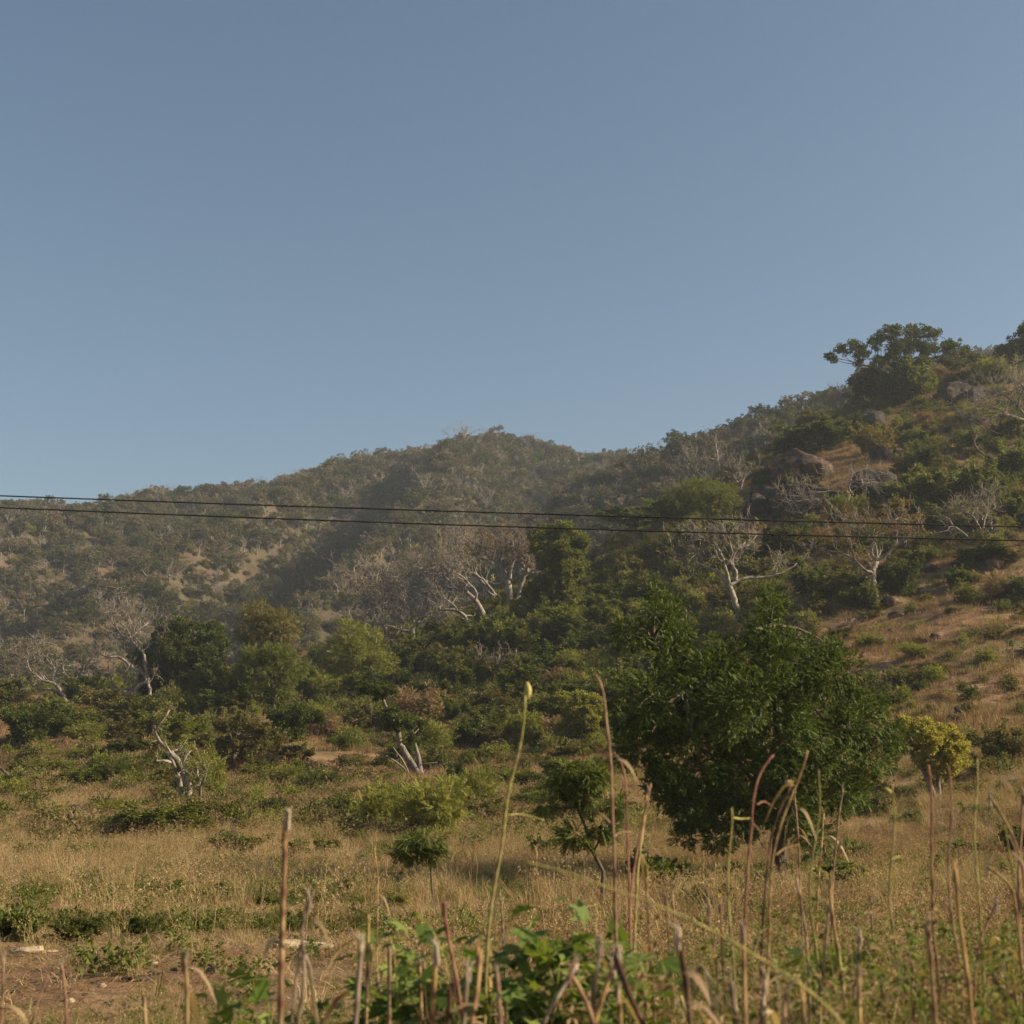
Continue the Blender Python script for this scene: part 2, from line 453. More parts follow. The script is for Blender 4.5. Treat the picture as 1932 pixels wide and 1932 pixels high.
def crown_pts(clumps, n, r, sub=9, subr=0.42, flat=0.8, shell=0.75):
    """points spread over lumpy clumps, with the outward direction at each"""
    c = np.asarray(clumps, float)
    w = c[:, 3] ** 2; w /= w.sum()
    d = unit(r.normal(0, 1, (len(c), sub, 3))); d[..., 2] *= flat
    sc = c[:, None, :3] + d * c[:, None, 3:4] * r.uniform(0.45, shell + 0.25, (len(c), sub, 1))
    sr = c[:, None, 3] * subr * r.uniform(0.6, 1.2, (len(c), sub))
    ci = r.choice(len(c), n, p=w); si = r.integers(0, sub, n)
    e = unit(r.normal(0, 1, (n, 3))); rad = r.uniform(0.3, 1, n) ** 0.5
    e2 = e.copy(); e2[:, 2] *= flat
    p = sc[ci, si] + e2 * (sr[ci, si] * rad)[:, None]
    out = unit(p - c[ci, :3]) * 0.8 + e * 0.6
    return p, unit(out + r.normal(0, 0.35, out.shape))

def grow(mb, p, d, L, r0, lvl, mx, r, tips, wig=0.3, lift=0.05, kids=(3, 5), spread=0.8, rmin=0.015, mi=0):
    n = max(3, int(3 + L / 0.9)) if lvl < mx else 4
    pts = [np.asarray(p, float)]; d = unit(np.asarray(d, float)); ds = [d]
    for _ in range(n):
        d = unit(d + r.normal(0, wig, 3) + np.array([0, 0, lift])); pts.append(pts[-1] + d * L / n); ds.append(d)
    rad = np.linspace(r0, max(r0 * 0.5, rmin), n + 1)
    tube(mb, pts, rad, 5 if lvl < 1 else 3, mi=mi, cap=False)
    if lvl >= mx:
        tips.append((pts[-1], d)); return
    k = r.integers(kids[0], kids[1] + 1)
    for q in range(k):
        t = 1.0 if q == 0 else r.uniform(0.35, 1.0)
        i = min(int(t * n), n)
        e = unit(ds[i] * (1.0 if q else 1.4) + r.normal(0, spread, 3) + np.array([0, 0, 0.12]))
        grow(mb, pts[i], e, L * r.uniform(0.5, 0.75), max(rad[i] * 0.62, rmin), lvl + 1, mx, r, tips, wig, lift, kids, spread, rmin, mi)

def crop(ox, oy): return lambda x, y: (ox + x / 3.0, oy + y / 3.0)
C1, C2, C3, C4, C5, C6 = crop(0, 708.4), crop(644, 708.4), crop(1288, 579.6), crop(0, 1288), crop(644, 1288), crop(1288, 1288)

def bare_tree(name, label, cr, base, limbs, Y=None, seed=0, twig=1.0, bark='bark_pale', leaves=None, mx=3, tl=1.6, group=None, cat="bare tree", rmin=0.03, k_side=(2, 3)):
    """limbs: (points, thick, thin) with thicknesses in reading px; side branches grow out of them"""
    r = np.random.default_rng(100 + seed)
    ub, vb = cr(*base)
    if Y is None: Y = hit(ub, vb, (near_bvh,))[1]
    k = Y / F0
    b0 = P(ub, vb, Y); gz = drop(b0[0], Y)
    b0 = np.array([b0[0], Y, gz])
    t = empty(name, b0, label, cat, group)
    mb = MB(); tips = []; mtw = MB()
    for li, (pl, a, b) in enumerate(limbs):
        dy = r.normal(0, 0.9); m = len(pl)
        w = [P(*cr(*q), Y + dy * (i / max(m - 1, 1)) * min(1, i)) - b0 for i, q in enumerate(pl)]
        if tuple(pl[0]) == tuple(base): w[0] = w[0] * 0 + np.array([w[0][0], 0, -0.4])
        L = sum(np.linalg.norm(w[i + 1] - w[i]) for i in range(m - 1))
        n = max(6, int(L / 0.45))
        pts = crinkle(w, n, 0.024 * L / math.sqrt(n), r)
        rad = np.linspace(a * k / 5.2, b * k / 4.6, n); rad = np.maximum(rad, rmin)
        if tuple(pl[0]) == tuple(base): rad[0] *= 1.5; rad[1] *= 1.12
        tube(mb, pts, rad, 7)
        ds = np.gradient(pts, axis=0)
        big = a > 14 and tuple(pl[0]) == tuple(base)
        nb = int(r.integers(k_side[0] + 2, k_side[1] + 4) * twig)
        for q in range(nb):
            tt = 1.0 if q == 0 else r.uniform(0.55 if big else 0.3, 1.0)
            i = min(int(tt * (n - 1)), n - 1)
            e = unit(unit(ds[i]) * 0.9 + r.normal(0, 0.65, 3) + np.array([0, 0, 0.35]))
            grow(mtw, pts[i], e, tl * r.uniform(0.75, 1.4), max(rad[i] * 0.6, rmin), 1, mx, r, tips, wig=0.30, spread=0.75, rmin=rmin)
    mb.build("trunk" if name != "branch" else "stem", M[bark], t, True)
    if mtw.n: mtw.build("crown" if name != "branch" else "twigs", M[bark], t)
    if leaves and tips:
        lm, frac_, sz, tp = leaves
        tp_ = np.array([q[0] for q in tips]); td = np.array([q[1] for q in tips])
        sel = r.random(len(tp_)) < frac_
        if sel.any():
            pp = np.repeat(tp_[sel], 3, 0) + r.normal(0, sz * 0.8, (3 * sel.sum(), 3)); dd = np.repeat(td[sel], 3, 0) + r.normal(0, 0.7, (3 * sel.sum(), 3))
            lb = MB(); stamp(lb, T[tp], pp, dd, np.full(len(pp), sz) * r.uniform(0.7, 1.3, len(pp)), r)
            lb.build("foliage", M[lm], t)
    return t

def leafy_tree(name, label, cr, base, trunks, clumps, leaf, tpl, n, size, Y=None, seed=0, bark='bark_dark', depth=0.75, cat="tree", layers=3, flat=0.8, sub=9, subr=0.42, group=None, droop=0.0, twigs=True):
    r = np.random.default_rng(300 + seed)
    ub, vb = cr(*base)
    if Y is None: Y = hit(ub, vb, (near_bvh,))[1]
    k = Y / F0
    b0 = P(ub, vb, Y); b0 = np.array([b0[0], Y, drop(b0[0], Y)])
    t = empty(name, b0, label, cat, group)
    cx = np.array([(*cr(q[0], q[1]), q[2] / 3.0) for q in clumps])
    ctr = np.average(cx[:, :2], axis=0, weights=cx[:, 2]); R = np.percentile(np.hypot(*(cx[:, :2] - ctr).T), 90) + 1e-6
    cl = []
    for u, v, rr in cx:
        dmax = depth * R * k * math.sqrt(max(0.08, 1 - min(1, (math.hypot(u - ctr[0], v - ctr[1]) / (R * 1.15)) ** 2)))
        for j in range(layers):
            dy = dmax * (2 * j / max(layers - 1, 1) - 1) if layers > 1 else 0
            q = P(u + r.normal(0, 0.15) * rr, v + r.normal(0, 0.15) * rr, Y + dy * r.uniform(0.7, 1.1)) - b0
            cl.append((*q, rr * k * r.uniform(0.85, 1.1)))
    p, o = crown_pts(cl, n, r, sub, subr, flat)
    o[:, 2] -= droop
    lb = MB(); stamp(lb, T[tpl], p, o, size * r.uniform(0.7, 1.3, n), r)
    tb = MB()
    ends = []
    for pl, a, b in trunks:
        m = len(pl); dy = r.normal(0, 0.02) * Y * 0.2
        w = [P(*cr(*q), Y + dy * (i / max(m - 1, 1))) - b0 for i, q in enumerate(pl)]
        if tuple(pl[0]) == tuple(base): w[0] = np.array([w[0][0], 0, -0.4])
        L = sum(np.linalg.norm(w[i + 1] - w[i]) for i in range(m - 1)); nn = max(6, int(L / 0.35))
        pts = crinkle(w, nn, 0.02 * L / math.sqrt(nn), r); rad = np.linspace(a * k / 6, b * k / 6, nn)
        if tuple(pl[0]) == tuple(base): rad[0] *= 1.45; rad[1] *= 1.15
        tube(tb, pts, rad, 8); ends += [pts[-1], pts[int(nn * 0.7)]]
    if twigs:
        ends = np.array(ends)
        for q in cl:
            e = ends[np.argmin(((ends - q[:3]) ** 2).sum(1))]
            mid = (e + np.array(q[:3])) / 2 + r.normal(0, 0.12, 3) * np.linalg.norm(e - q[:3])
            tube(tb, crinkle([e, mid, np.array(q[:3])], 7, 0.03 * q[3], r), np.linspace(max(0.025, 0.10 * q[3] ** 0.5), 0.012, 7), 4, cap=False)
    tb.build("trunk", M[bark], t, True)
    lb.build("crown", M[leaf], t)
    return t

# ------------------------------------------------------------------ trees that stand out
leafy_tree("tree", "tall dense deep-green tree, the largest, standing in the field behind the weed stalks", lambda a, b: (a, b), (1470, 1664),
    [([(1470, 1664), (1472, 1600), (1465, 1520), (1440, 1420)], 100, 60), ([(1465, 1540), (1400, 1440), (1330, 1340), (1290, 1270), (1235, 1215)], 40, 10),
     ([(1465, 1520), (1470, 1400), (1455, 1280), (1450, 1180)], 45, 10), ([(1470, 1530), (1540, 1440), (1600, 1380)], 40, 12)],
    [(q[0], q[1], q[2] * 3) for q in [(1240, 1125, 20), (1250, 1150, 32), (1268, 1190, 42), (1195, 1190, 34), (1272, 1245, 52), (1458, 1122, 18), (1455, 1150, 28), (1448, 1195, 42), (1440, 1250, 62), (1362, 1240, 42), (1500, 1262, 60), (1560, 1275, 55),
     (1340, 1310, 90), (1240, 1330, 75), (1440, 1340, 110), (1560, 1370, 95), (1630, 1350, 65), (1655, 1425, 45), (1210, 1400, 50), (1290, 1430, 85), (1400, 1470, 105), (1520, 1480, 90),
     (1320, 1530, 55), (1410, 1535, 60), (1505, 1520, 46), (1355, 1585, 26), (1288, 1500, 50), (1590, 1490, 50), (1690, 1390, 25), (1575, 1225, 24), (1180, 1360, 30), (1245, 1480, 30), (1540, 1570, 40), (1300, 1575, 26)]],
    'neem', 'neem', 36000, 0.145, seed=1, sub=20, subr=0.27, flat=0.9, droop=-0.08, depth=0.85)

leafy_tree("tree", "small rounded tree with bright yellow-green leaves right of the big dark tree", C6, (1440, 655),
    [([(1440, 655), (1400, 560), (1350, 480), (1310, 410), (1285, 385)], 40, 22), ([(1440, 655), (1447, 560), (1440, 490)], 34, 20)],
    [(1262, 245, 56), (1330, 285, 84), (1420, 325, 100), (1525, 295, 72), (1510, 400, 88), (1400, 420, 70), (1572, 350, 54), (1460, 475, 70), (1295, 340, 58), (1525, 485, 48), (1380, 240, 50)],
    'yellow', 'leafy', 4200, 0.14, seed=2, bark='bark_grey', layers=2)
leafy_tree("sapling", "slender young tree with curved thin trunk and separate dark green leaf tufts", C5, (1500, 1352),
    [([(1500, 1352), (1480, 1250), (1475, 1060), (1420, 930), (1370, 780), (1330, 690)], 30, 14), ([(1430, 950), (1470, 880), (1470, 820)], 12, 7)],
    [(1270, 500, 48), (1390, 500, 66), (1470, 520, 44), (1350, 610, 55), (1180, 690, 46), (1240, 570, 48), (1400, 680, 42), (1330, 880, 55), (1460, 820, 48), (1560, 690, 40)],
    'weed', 'small', 1000, 0.19, seed=3, bark='bark_dark', layers=1, droop=0.2, cat="young tree", sub=9, subr=0.5)
leafy_tree("sapling", "thin young tree with one drooping tuft of bright green leaves above a bare stem", C5, (548, 1322),
    [([(548, 1322), (520, 1200), (495, 1080), (505, 990)], 16, 10)],
    [(395, 905, 40), (470, 880, 42), (522, 900, 36), (345, 950, 30), (318, 990, 18), (500, 955, 34), (562, 940, 22), (430, 955, 30), (548, 1000, 16)], 'weed', 'small', 430, 0.165, seed=4, bark='bark_dark', layers=1, droop=0.35, cat="young tree", sub=6)
leafy_tree("tree", "grey-green spreading small tree with a dark trunk beside the forked pale tree", C4, (1325, 530),
    [([(1325, 530), (1320, 450), (1330, 330)], 40, 24)],
    [(1270, 250, 50), (1370, 230, 65), (1450, 260, 55), (1530, 280, 58), (1600, 315, 42), (1245, 350, 48), (1350, 330, 66), (1450, 345, 55), (1240, 420, 42), (1390, 400, 46)],
    'olive', 'round', 3000, 0.17, seed=5, layers=2)
leafy_tree("tree", "round full dark-leaved tree at the foot of the far hill beside bare sprawling limbs", C1, (1035, 1850),
    [([(1035, 1850), (1035, 1760), (1030, 1650)], 50, 30), ([(1035, 1760), (900, 1660)], 20, 10)],
    [(1050, 1430, 80), (950, 1480, 85), (1180, 1450, 80), (870, 1560, 85), (1000, 1560, 110), (1150, 1560, 110), (1250, 1520, 60), (790, 1610, 62), (900, 1680, 85), (1050, 1690, 110), (1180, 1660, 75), (1000, 1780, 60), (860, 1700, 60)],
    'dense', 'leafy', 7500, 0.36, seed=6)
leafy_tree("tree", "tall dull olive tree standing dim between the round dark tree and the bare crowns", C1, (1520, 1850),
    [([(1520, 1850), (1530, 1650), (1520, 1500)], 40, 20)],
    [(1500, 1340, 85), (1600, 1370, 75), (1420, 1440, 80), (1550, 1470, 110), (1640, 1440, 60), (1460, 1550, 90), (1390, 1330, 40)], 'olive', 'fine', 5200, 0.42, seed=7, sub=11)
leafy_tree("tree", "low bushy green tree showing a crooked pale stem below its crown", C1, (1550, 1860),
    [([(1550, 1860), (1560, 1770), (1530, 1700)], 26, 14)],
    [(1430, 1590, 66), (1520, 1600, 80), (1620, 1600, 70), (1560, 1680, 85), (1470, 1680, 70), (1650, 1690, 70), (1400, 1680, 60), (1600, 1770, 60), (1480, 1780, 60)], 'green', 'fine', 5200, 0.40, seed=8, bark='bark_grey', Y=143)
leafy_tree("tree", "broad mid-green tree under the bare tree with the lying pale trunk", C2, (70, 1800),
    [([(70, 1800), (80, 1700), (70, 1580)], 40, 20)],
    [(60, 1430, 70), (160, 1445, 62), (20, 1550, 105), (150, 1560, 100), (250, 1610, 72), (60, 1680, 105), (200, 1690, 75), (-40, 1640, 70)], 'feathery', 'fine', 7000, 0.40, seed=9)
leafy_tree("tree", "spreading dark tree crowning the near hilltop against the sky", C3, (1215, 500),
    [([(1215, 500), (1210, 400), (1150, 372), (1080, 340), (1000, 320)], 36, 12), ([(1215, 500), (1225, 400), (1270, 300), (1300, 200)], 34, 12), ([(1230, 390), (1380, 300), (1520, 260)], 20, 8)],
    [(840, 280, 36), (905, 245, 42), (965, 210, 40), (1010, 250, 46), (1080, 200, 46), (1150, 160, 46), (1200, 130, 40), (1290, 130, 46), (1380, 145, 46), (1425, 150, 32), (1300, 210, 70), (1200, 220, 60), (1400, 240, 60),
     (1480, 220, 44), (1530, 240, 44), (1600, 262, 40), (1655, 278, 30), (1100, 300, 42), (1000, 310, 32), (1250, 310, 66), (1350, 310, 60), (1180, 300, 46), (1500, 300, 52), (1560, 320, 42), (1040, 370, 28), (970, 415, 30)],
    'dense', 'round', 8000, 0.34, seed=10, bark='bark_grey', depth=0.5, Y=257, sub=7, subr=0.5)
leafy_tree("tree", "dark leafy tree at the hill crest just right of the hilltop crown", C3, (1880, 420),
    [([(1880, 420), (1880, 330), (1890, 240)], 26, 12)],
    [(1810, 240, 45), (1860, 230, 55), (1910, 200, 60), (1950, 150, 50), (1880, 280, 55), (1960, 240, 60), (1930, 120, 35)], 'dense', 'leafy', 2400, 0.45, seed=11, Y=259)
leafy_tree("tree", "green tree with layered feathery crown left of the brown boulders", C3, (210, 1290),
    [([(210, 1290), (210, 1180), (200, 1100)], 26, 12)],
    [(30, 1030, 65), (110, 1010, 60), (190, 1040, 60), (260, 1050, 60), (290, 1110, 50), (60, 1110, 70), (160, 1120, 65), (230, 1160, 40), (-40, 1080, 60)], 'green', 'fine', 4800, 0.45, seed=12, bark='bark_dark')
leafy_tree("tree", "dark full tree on the slope right of the twin bare trees", C2, (1230, 1330),
    [([(1230, 1330), (1240, 1200), (1250, 1080)], 32, 16)],
    [(1150, 900, 60), (1250, 890, 66), (1330, 960, 66), (1250, 1010, 90), (1340, 1060, 70), (1160, 1050, 70), (1290, 1130, 80), (1180, 1160, 80), (1120, 970, 50), (1100, 1230, 70), (1250, 1230, 80)], 'green', 'leafy', 6200, 0.42, seed=13)
leafy_tree("tree", "bright rounded bushy tree lit beside the tall green bud stalk", C5, (1350, 345),
    [([(1350, 345), (1350, 260), (1340, 180)], 24, 12)],
    [(1250, 90, 45), (1360, 110, 60), (1430, 110, 50), (1300, 170, 66), (1420, 180, 60), (1270, 240, 50), (1380, 260, 66), (1450, 240, 40), (1300, 300, 46), (1400, 310, 46)], 'feathery', 'leafy', 3200, 0.24, seed=14)
t_lean = leafy_tree("tree", "leaning grey forked tree carrying small dark leaf tufts over a pale feathery bush", C5, (452, 515),
    [([(452, 515), (400, 450), (345, 385), (320, 310), (330, 260), (290, 180), (245, 120), (225, 80)], 46, 14), ([(452, 515), (440, 430), (420, 370), (405, 300)], 36, 14)],
    [(190, 50, 46), (265, 50, 40), (300, 170, 42), (350, 200, 48), (290, 230, 42), (440, 250, 38), (400, 330, 36), (215, 25, 50), (388, 215, 40), (130, 30, 36), (240, 190, 30)],
    'dense', 'leafy', 2300, 0.20, seed=15, bark='bark_grey', layers=2, sub=6)

bare_tree("tree", "forked pale bare tree with crooked limbs rising out of a green thicket", C4, (1052, 715),
    [([(1052, 715), (1025, 570), (992, 465), (960, 392), (900, 335), (868, 290), (888, 250), (922, 210), (965, 155)], 34, 8), ([(1052, 715), (1072, 595), (1040, 510), (1000, 430), (965, 390)], 42, 24),
     ([(992, 455), (930, 440), (885, 442)], 18, 8), ([(1072, 590), (1120, 542), (1160, 508), (1182, 468)], 26, 10), ([(1118, 545), (1115, 480)], 14, 8), ([(968, 395), (1000, 375), (1032, 366)], 16, 8),
     ([(1030, 480), (1050, 420), (1078, 385)], 14, 6), ([(1140, 705), (1130, 600), (1162, 525)], 18, 8), ([(1010, 700), (962, 668), (915, 668)], 14, 6), ([(870, 290), (860, 250), (880, 215)], 10, 5)],
    seed=1, bark='bark_pale', tl=0.55, mx=2,  leaves=('feathery', 0.8, 0.13, 'leafy'), rmin=0.012, twig=0.9)
bare_tree("tree", "bare twiggy tree with a thick pale trunk lying almost level", C2, (392, 1540),
    [([(392, 1540), (330, 1520), (260, 1492), (190, 1485), (120, 1490)], 32, 10), ([(392, 1540), (412, 1490), (402, 1440), (435, 1395), (488, 1335), (500, 1265)], 30, 8), ([(402, 1450), (330, 1440), (255, 1412), (215, 1400)], 16, 7),
     ([(240, 1430), (235, 1300), (205, 1205), (255, 1150)], 13, 5), ([(420, 1410), (380, 1330), (330, 1270), (300, 1200)], 12, 5), ([(215, 1290), (110, 1250), (20, 1230)], 10, 4), ([(235, 1300), (150, 1180), (90, 1130)], 10, 4), ([(430, 1400), (520, 1390), (590, 1370)], 11, 4), ([(330, 1440), (300, 1380), (290, 1300)], 9, 4)],
    seed=2, bark='bark_pale', tl=2.6, twig=2.3, rmin=0.022)
bare_tree("tree", "bare pale tree with a snaking white trunk left of the twin trunks", C2, (790, 1432),
    [([(790, 1432), (805, 1350), (770, 1290), (752, 1260), (700, 1222), (640, 1197), (540, 1215)], 34, 8), ([(760, 1275), (770, 1230), (700, 1150), (620, 1100), (560, 1080)], 14, 6), ([(640, 1197), (600, 1150), (520, 1120), (470, 1130)], 11, 5), ([(700, 1222), (660, 1150), (600, 1060)], 11, 5)],
    seed=3, tl=2.5, twig=2.2, rmin=0.022)
bare_tree("tree", "bent pale trunk reaching sideways below the snaking white one", C2, (745, 1430),
    [([(745, 1430), (705, 1365), (655, 1328), (560, 1325)], 26, 9), ([(655, 1328), (620, 1280), (570, 1262)], 11, 5)], seed=4, tl=1.6, twig=0.8, mx=2, rmin=0.022, Y=176)
bare_tree("tree", "slanting bare tree with pale parallel stems and yellow leaf tips on its outer twigs", C2, (895, 1280),
    [([(895, 1280), (835, 1222), (765, 1130), (685, 1022), (640, 980)], 24, 7), ([(880, 1250), (800, 1150), (720, 1110), (650, 1050)], 16, 6), ([(765, 1130), (740, 1060), (750, 980), (700, 930)], 11, 5), ([(720, 1110), (560, 1060), (440, 1090), (340, 1150), (250, 1095)], 11, 4)],
    seed=5, tl=2.4, twig=2.2, rmin=0.022, leaves=('yellow', 0.06, 0.3, 'leafy'))
bare_tree("tree", "twin-trunked pale bare tree with a rusty tinge on its wide crown", C2, (965, 1315),
    [([(965, 1315), (945, 1170), (900, 1062), (850, 1002), (780, 962)], 40, 8), ([(985, 1300), (1010, 1200), (1052, 1110), (1105, 1062), (1195, 1020)], 26, 8), ([(955, 1150), (962, 1080), (1002, 1000), (1012, 940)], 18, 6), ([(915, 1080), (865, 1040), (800, 1040), (740, 1010)], 14, 5), ([(1052, 1110), (1060, 1020), (1110, 960), (1160, 950)], 14, 5), ([(962, 1080), (920, 1000), (900, 930)], 12, 5)],
    seed=6, tl=2.5, twig=2.5, rmin=0.022, leaves=('rust', 0.22, 0.22, 'leafy'))
bare_tree("tree", "large white-limbed bare tree just behind the top of the big green tree", C3, (325, 1760),
    [([(325, 1760), (290, 1650), (262, 1570), (190, 1492), (100, 1462), (45, 1412), (-20, 1400)], 36, 9), ([(262, 1565), (240, 1460), (210, 1380), (190, 1345)], 22, 9), ([(270, 1570), (310, 1542), (400, 1530), (500, 1525), (590, 1490), (642, 1452)], 20, 7), ([(300, 1545), (300, 1490), (270, 1440), (310, 1372), (355, 1330)], 18, 7), ([(210, 1380), (150, 1330), (80, 1310), (30, 1330)], 12, 5), ([(310, 1372), (390, 1330), (420, 1290)], 11, 5), ([(240, 1460), (290, 1400), (260, 1320), (280, 1260)], 12, 5)],
    seed=7, tl=2.0, twig=1.3, rmin=0.022, leaves=('yellow', 0.05, 0.2, 'leafy'))
bare_tree("tree", "upright tree with smooth white trunk and thin rusty leaves on the dry slope", C3, (1095, 1705),
    [([(1095, 1705), (1085, 1600), (1075, 1505), (1100, 1432)], 36, 24), ([(1075, 1505), (1020, 1482), (960, 1412), (900, 1390), (830, 1383)], 14, 5), ([(1100, 1432), (1062, 1410), (1075, 1320), (1105, 1265)], 20, 8), ([(1100, 1432), (1150, 1402), (1200, 1350), (1295, 1303)], 18, 6), ([(965, 1412), (955, 1330), (900, 1270)], 9, 4), ([(1075, 1320), (1020, 1270), (1000, 1220)], 9, 4), ([(1105, 1265), (1160, 1220), (1220, 1190)], 9, 4)],
    seed=8, tl=1.7, twig=1.3, rmin=0.02, leaves=('rust', 0.42, 0.17, 'leafy'))
bare_tree("tree", "low sprawling bare tree bowed over the shaded dark rock face", C3, (918, 1200),
    [([(918, 1200), (930, 1100), (952, 1050), (900, 1042), (878, 1100), (800, 1110), (720, 1130), (680, 1182)], 20, 6), ([(952, 1050), (930, 1000), (990, 975)], 12, 5), ([(900, 1042), (820, 1040), (740, 1050)], 9, 4), ([(800, 1110), (700, 1090), (610, 1110)], 8, 4), ([(952, 1050), (1010, 1010), (1060, 990)], 8, 4)],
    seed=9, tl=2.2, twig=1.5, rmin=0.021)
bare_tree("tree", "bare white branching tree against the hazy ridge left of the largest boulder", C3, (160, 1010),
    [([(160, 1010), (160, 930), (200, 868), (192, 805)], 24, 8), ([(160, 1000), (110, 962), (60, 930), (0, 942)], 18, 7), ([(62, 930), (90, 860), (130, 830)], 10, 4), ([(100, 955), (50, 880), (0, 850)], 10, 4)],
    seed=10, tl=2.4, twig=1.4, rmin=0.022)
bare_tree("tree", "small grey bare tree fanning out at the left end of the boulders", C3, (320, 1035),
    [([(320, 1035), (342, 970), (392, 915)], 14, 5), ([(325, 1010), (270, 940), (220, 920)], 9, 4), ([(335, 985), (320, 930), (310, 900)], 8, 4)], seed=11, tl=2.0, twig=1.3, rmin=0.021)
bare_tree("tree", "wide bare thicket-like tree with white limbs on the upper right slope", C3, (2010, 770),
    [([(2010, 770), (1960, 650), (1850, 615), (1790, 602), (1740, 640), (1675, 662)], 24, 6), ([(1960, 650), (1900, 560), (1830, 500), (1740, 470)], 15, 5), ([(1850, 615), (1760, 560), (1660, 560)], 12, 4), ([(1980, 690), (1960, 560), (1930, 450), (1860, 400)], 14, 5), ([(1900, 560), (1920, 480), (1990, 400)], 12, 5), ([(1790, 602), (1720, 600), (1620, 630)], 9, 4)],
    seed=12, tl=2.8, twig=2.0, rmin=0.024)
bare_tree("tree", "straggling bare white tree on open dry grass near the power line", C3, (1650, 1345),
    [([(1650, 1345), (1700, 1345), (1742, 1330), (1740, 1268), (1690, 1262)], 15, 7), ([(1690, 1262), (1640, 1172), (1580, 1160)], 10, 4), ([(1650, 1345), (1600, 1280), (1530, 1240), (1500, 1190), (1370, 1178)], 13, 5), ([(1700, 1250), (1720, 1170), (1770, 1130)], 10, 4), ([(1640, 1172), (1660, 1120), (1700, 1100)], 8, 4)],
    seed=13, tl=1.9, twig=1.2, rmin=0.022)
bare_tree("snag", "dead dark snag leaning out of green scrub on the upper slope", C3, (1762, 915),
    [([(1762, 915), (1712, 842), (1660, 802), (1648, 752)], 17, 9), ([(1662, 800), (1670, 765), (1705, 795)], 8, 4)], seed=14, tl=0.9, twig=0.5, mx=2, bark='bark_dark', cat="dead tree", rmin=0.03)
bare_tree("tree", "sprawling bare tree with thick twisted limbs beside the round dark tree", C1, (585, 1870),
    [([(585, 1870), (580, 1800), (520, 1742), (460, 1692), (410, 1655)], 52, 14), ([(590, 1810), (660, 1782), (745, 1802), (800, 1742), (845, 1732)], 42, 16), ([(845, 1740), (820, 1690), (742, 1652), (690, 1592), (605, 1590)], 22, 8), ([(660, 1782), (630, 1720), (620, 1660)], 18, 8), ([(745, 1800), (725, 1740), (700, 1700)], 12, 5), ([(460, 1692), (500, 1620), (560, 1560)], 12, 5)],
    seed=15, tl=1.4, twig=0.9, rmin=0.022, bark='bark_pale', leaves=('feathery', 0.2, 0.2, 'fine'))
bare_tree("tree", "tangled bare tree with short twisted pale limbs, the first one from the valley mouth", C1, (385, 1860),
    [([(385, 1860), (360, 1810), (300, 1732), (240, 1732), (200, 1690)], 26, 8), ([(300, 1735), (310, 1650), (260, 1602)], 18, 6), ([(340, 1790), (260, 1770), (190, 1772)], 16, 6), ([(300, 1700), (370, 1690), (355, 1650)], 12, 5), ([(240, 1732), (170, 1680), (150, 1600)], 12, 5)],
    seed=16, tl=1.4, twig=0.9, rmin=0.022, leaves=('feathery', 0.35, 0.22, 'fine'))
bare_tree("tree", "bare white tree rising behind the round dark tree with forked upright limbs", C1, (880, 1640),
    [([(880, 1640), (815, 1570), (770, 1532), (740, 1492), (720, 1432), (680, 1402)], 20, 7), ([(740, 1492), (780, 1440), (840, 1400)], 12, 5), ([(720, 1432), (740, 1380), (720, 1350)], 9, 4), ([(745, 1500), (690, 1470), (630, 1390)], 10, 4)],
    seed=17, tl=2.2, twig=1.6, rmin=0.022, Y=172)
bare_tree("tree", "dark leafless fork of a small tree at the dry edge of the thicket", C4, (80, 605),
    [([(80, 605), (72, 535), (40, 515), (5, 490)], 30, 12), ([(74, 535), (110, 522), (150, 500)], 22, 10)], seed=18, tl=0.6, twig=0.5, mx=2, bark='bark_dark', rmin=0.014, leaves=('dense', 0.5, 0.12, 'leafy'))
bare_tree("branch", "dead dark branch lying on the dry grass right of the big tree", C3, (790, 1850),
    [([(790, 1850), (850, 1822), (920, 1802), (972, 1762)], 22, 9), ([(900, 1808), (930, 1770), (920, 1740)], 8, 4)], seed=29, tl=0.7, twig=0, mx=2, bark='bark_dark', cat="branch", rmin=0.02)
for bi, (bl, bw, bt) in enumerate([([(405, 520), (330, 455), (260, 420), (195, 395)], 10, "longest pale dead branch leaning left from the foot of the leaning tree"), ([(400, 515), (300, 470), (190, 470)], 8, "lowest pale dead branch lying left of the leaning tree foot"),
        ([(405, 520), (340, 420), (290, 370)], 8, "steepest pale dead branch propped beside the leaning tree foot"), ([(400, 515), (420, 470), (540, 450)], 7, "pale dead branch lying right across the leaning tree foot"), ([(405, 525), (520, 470), (620, 450)], 7, "pale dead branch reaching farthest right from the leaning tree foot")]):
    bare_tree("branch", bt, C5, bl[0], [(bl, bw, 4)], seed=20 + bi, twig=0, cat="branch", rmin=0.012)
bare_tree("shrub", "leafless pinkish twiggy shrub among green bushes below the twin bare trees", C2, (850, 1710),
    [([(850, 1710), (830, 1640), (780, 1590)], 8, 4), ([(850, 1710), (870, 1640), (900, 1580)], 8, 4), ([(850, 1710), (890, 1660), (950, 1600)], 7, 4), ([(850, 1710), (810, 1660), (750, 1640)], 7, 4)], seed=31, tl=1.2, twig=1.6, bark='twig', cat="shrub", rmin=0.018)

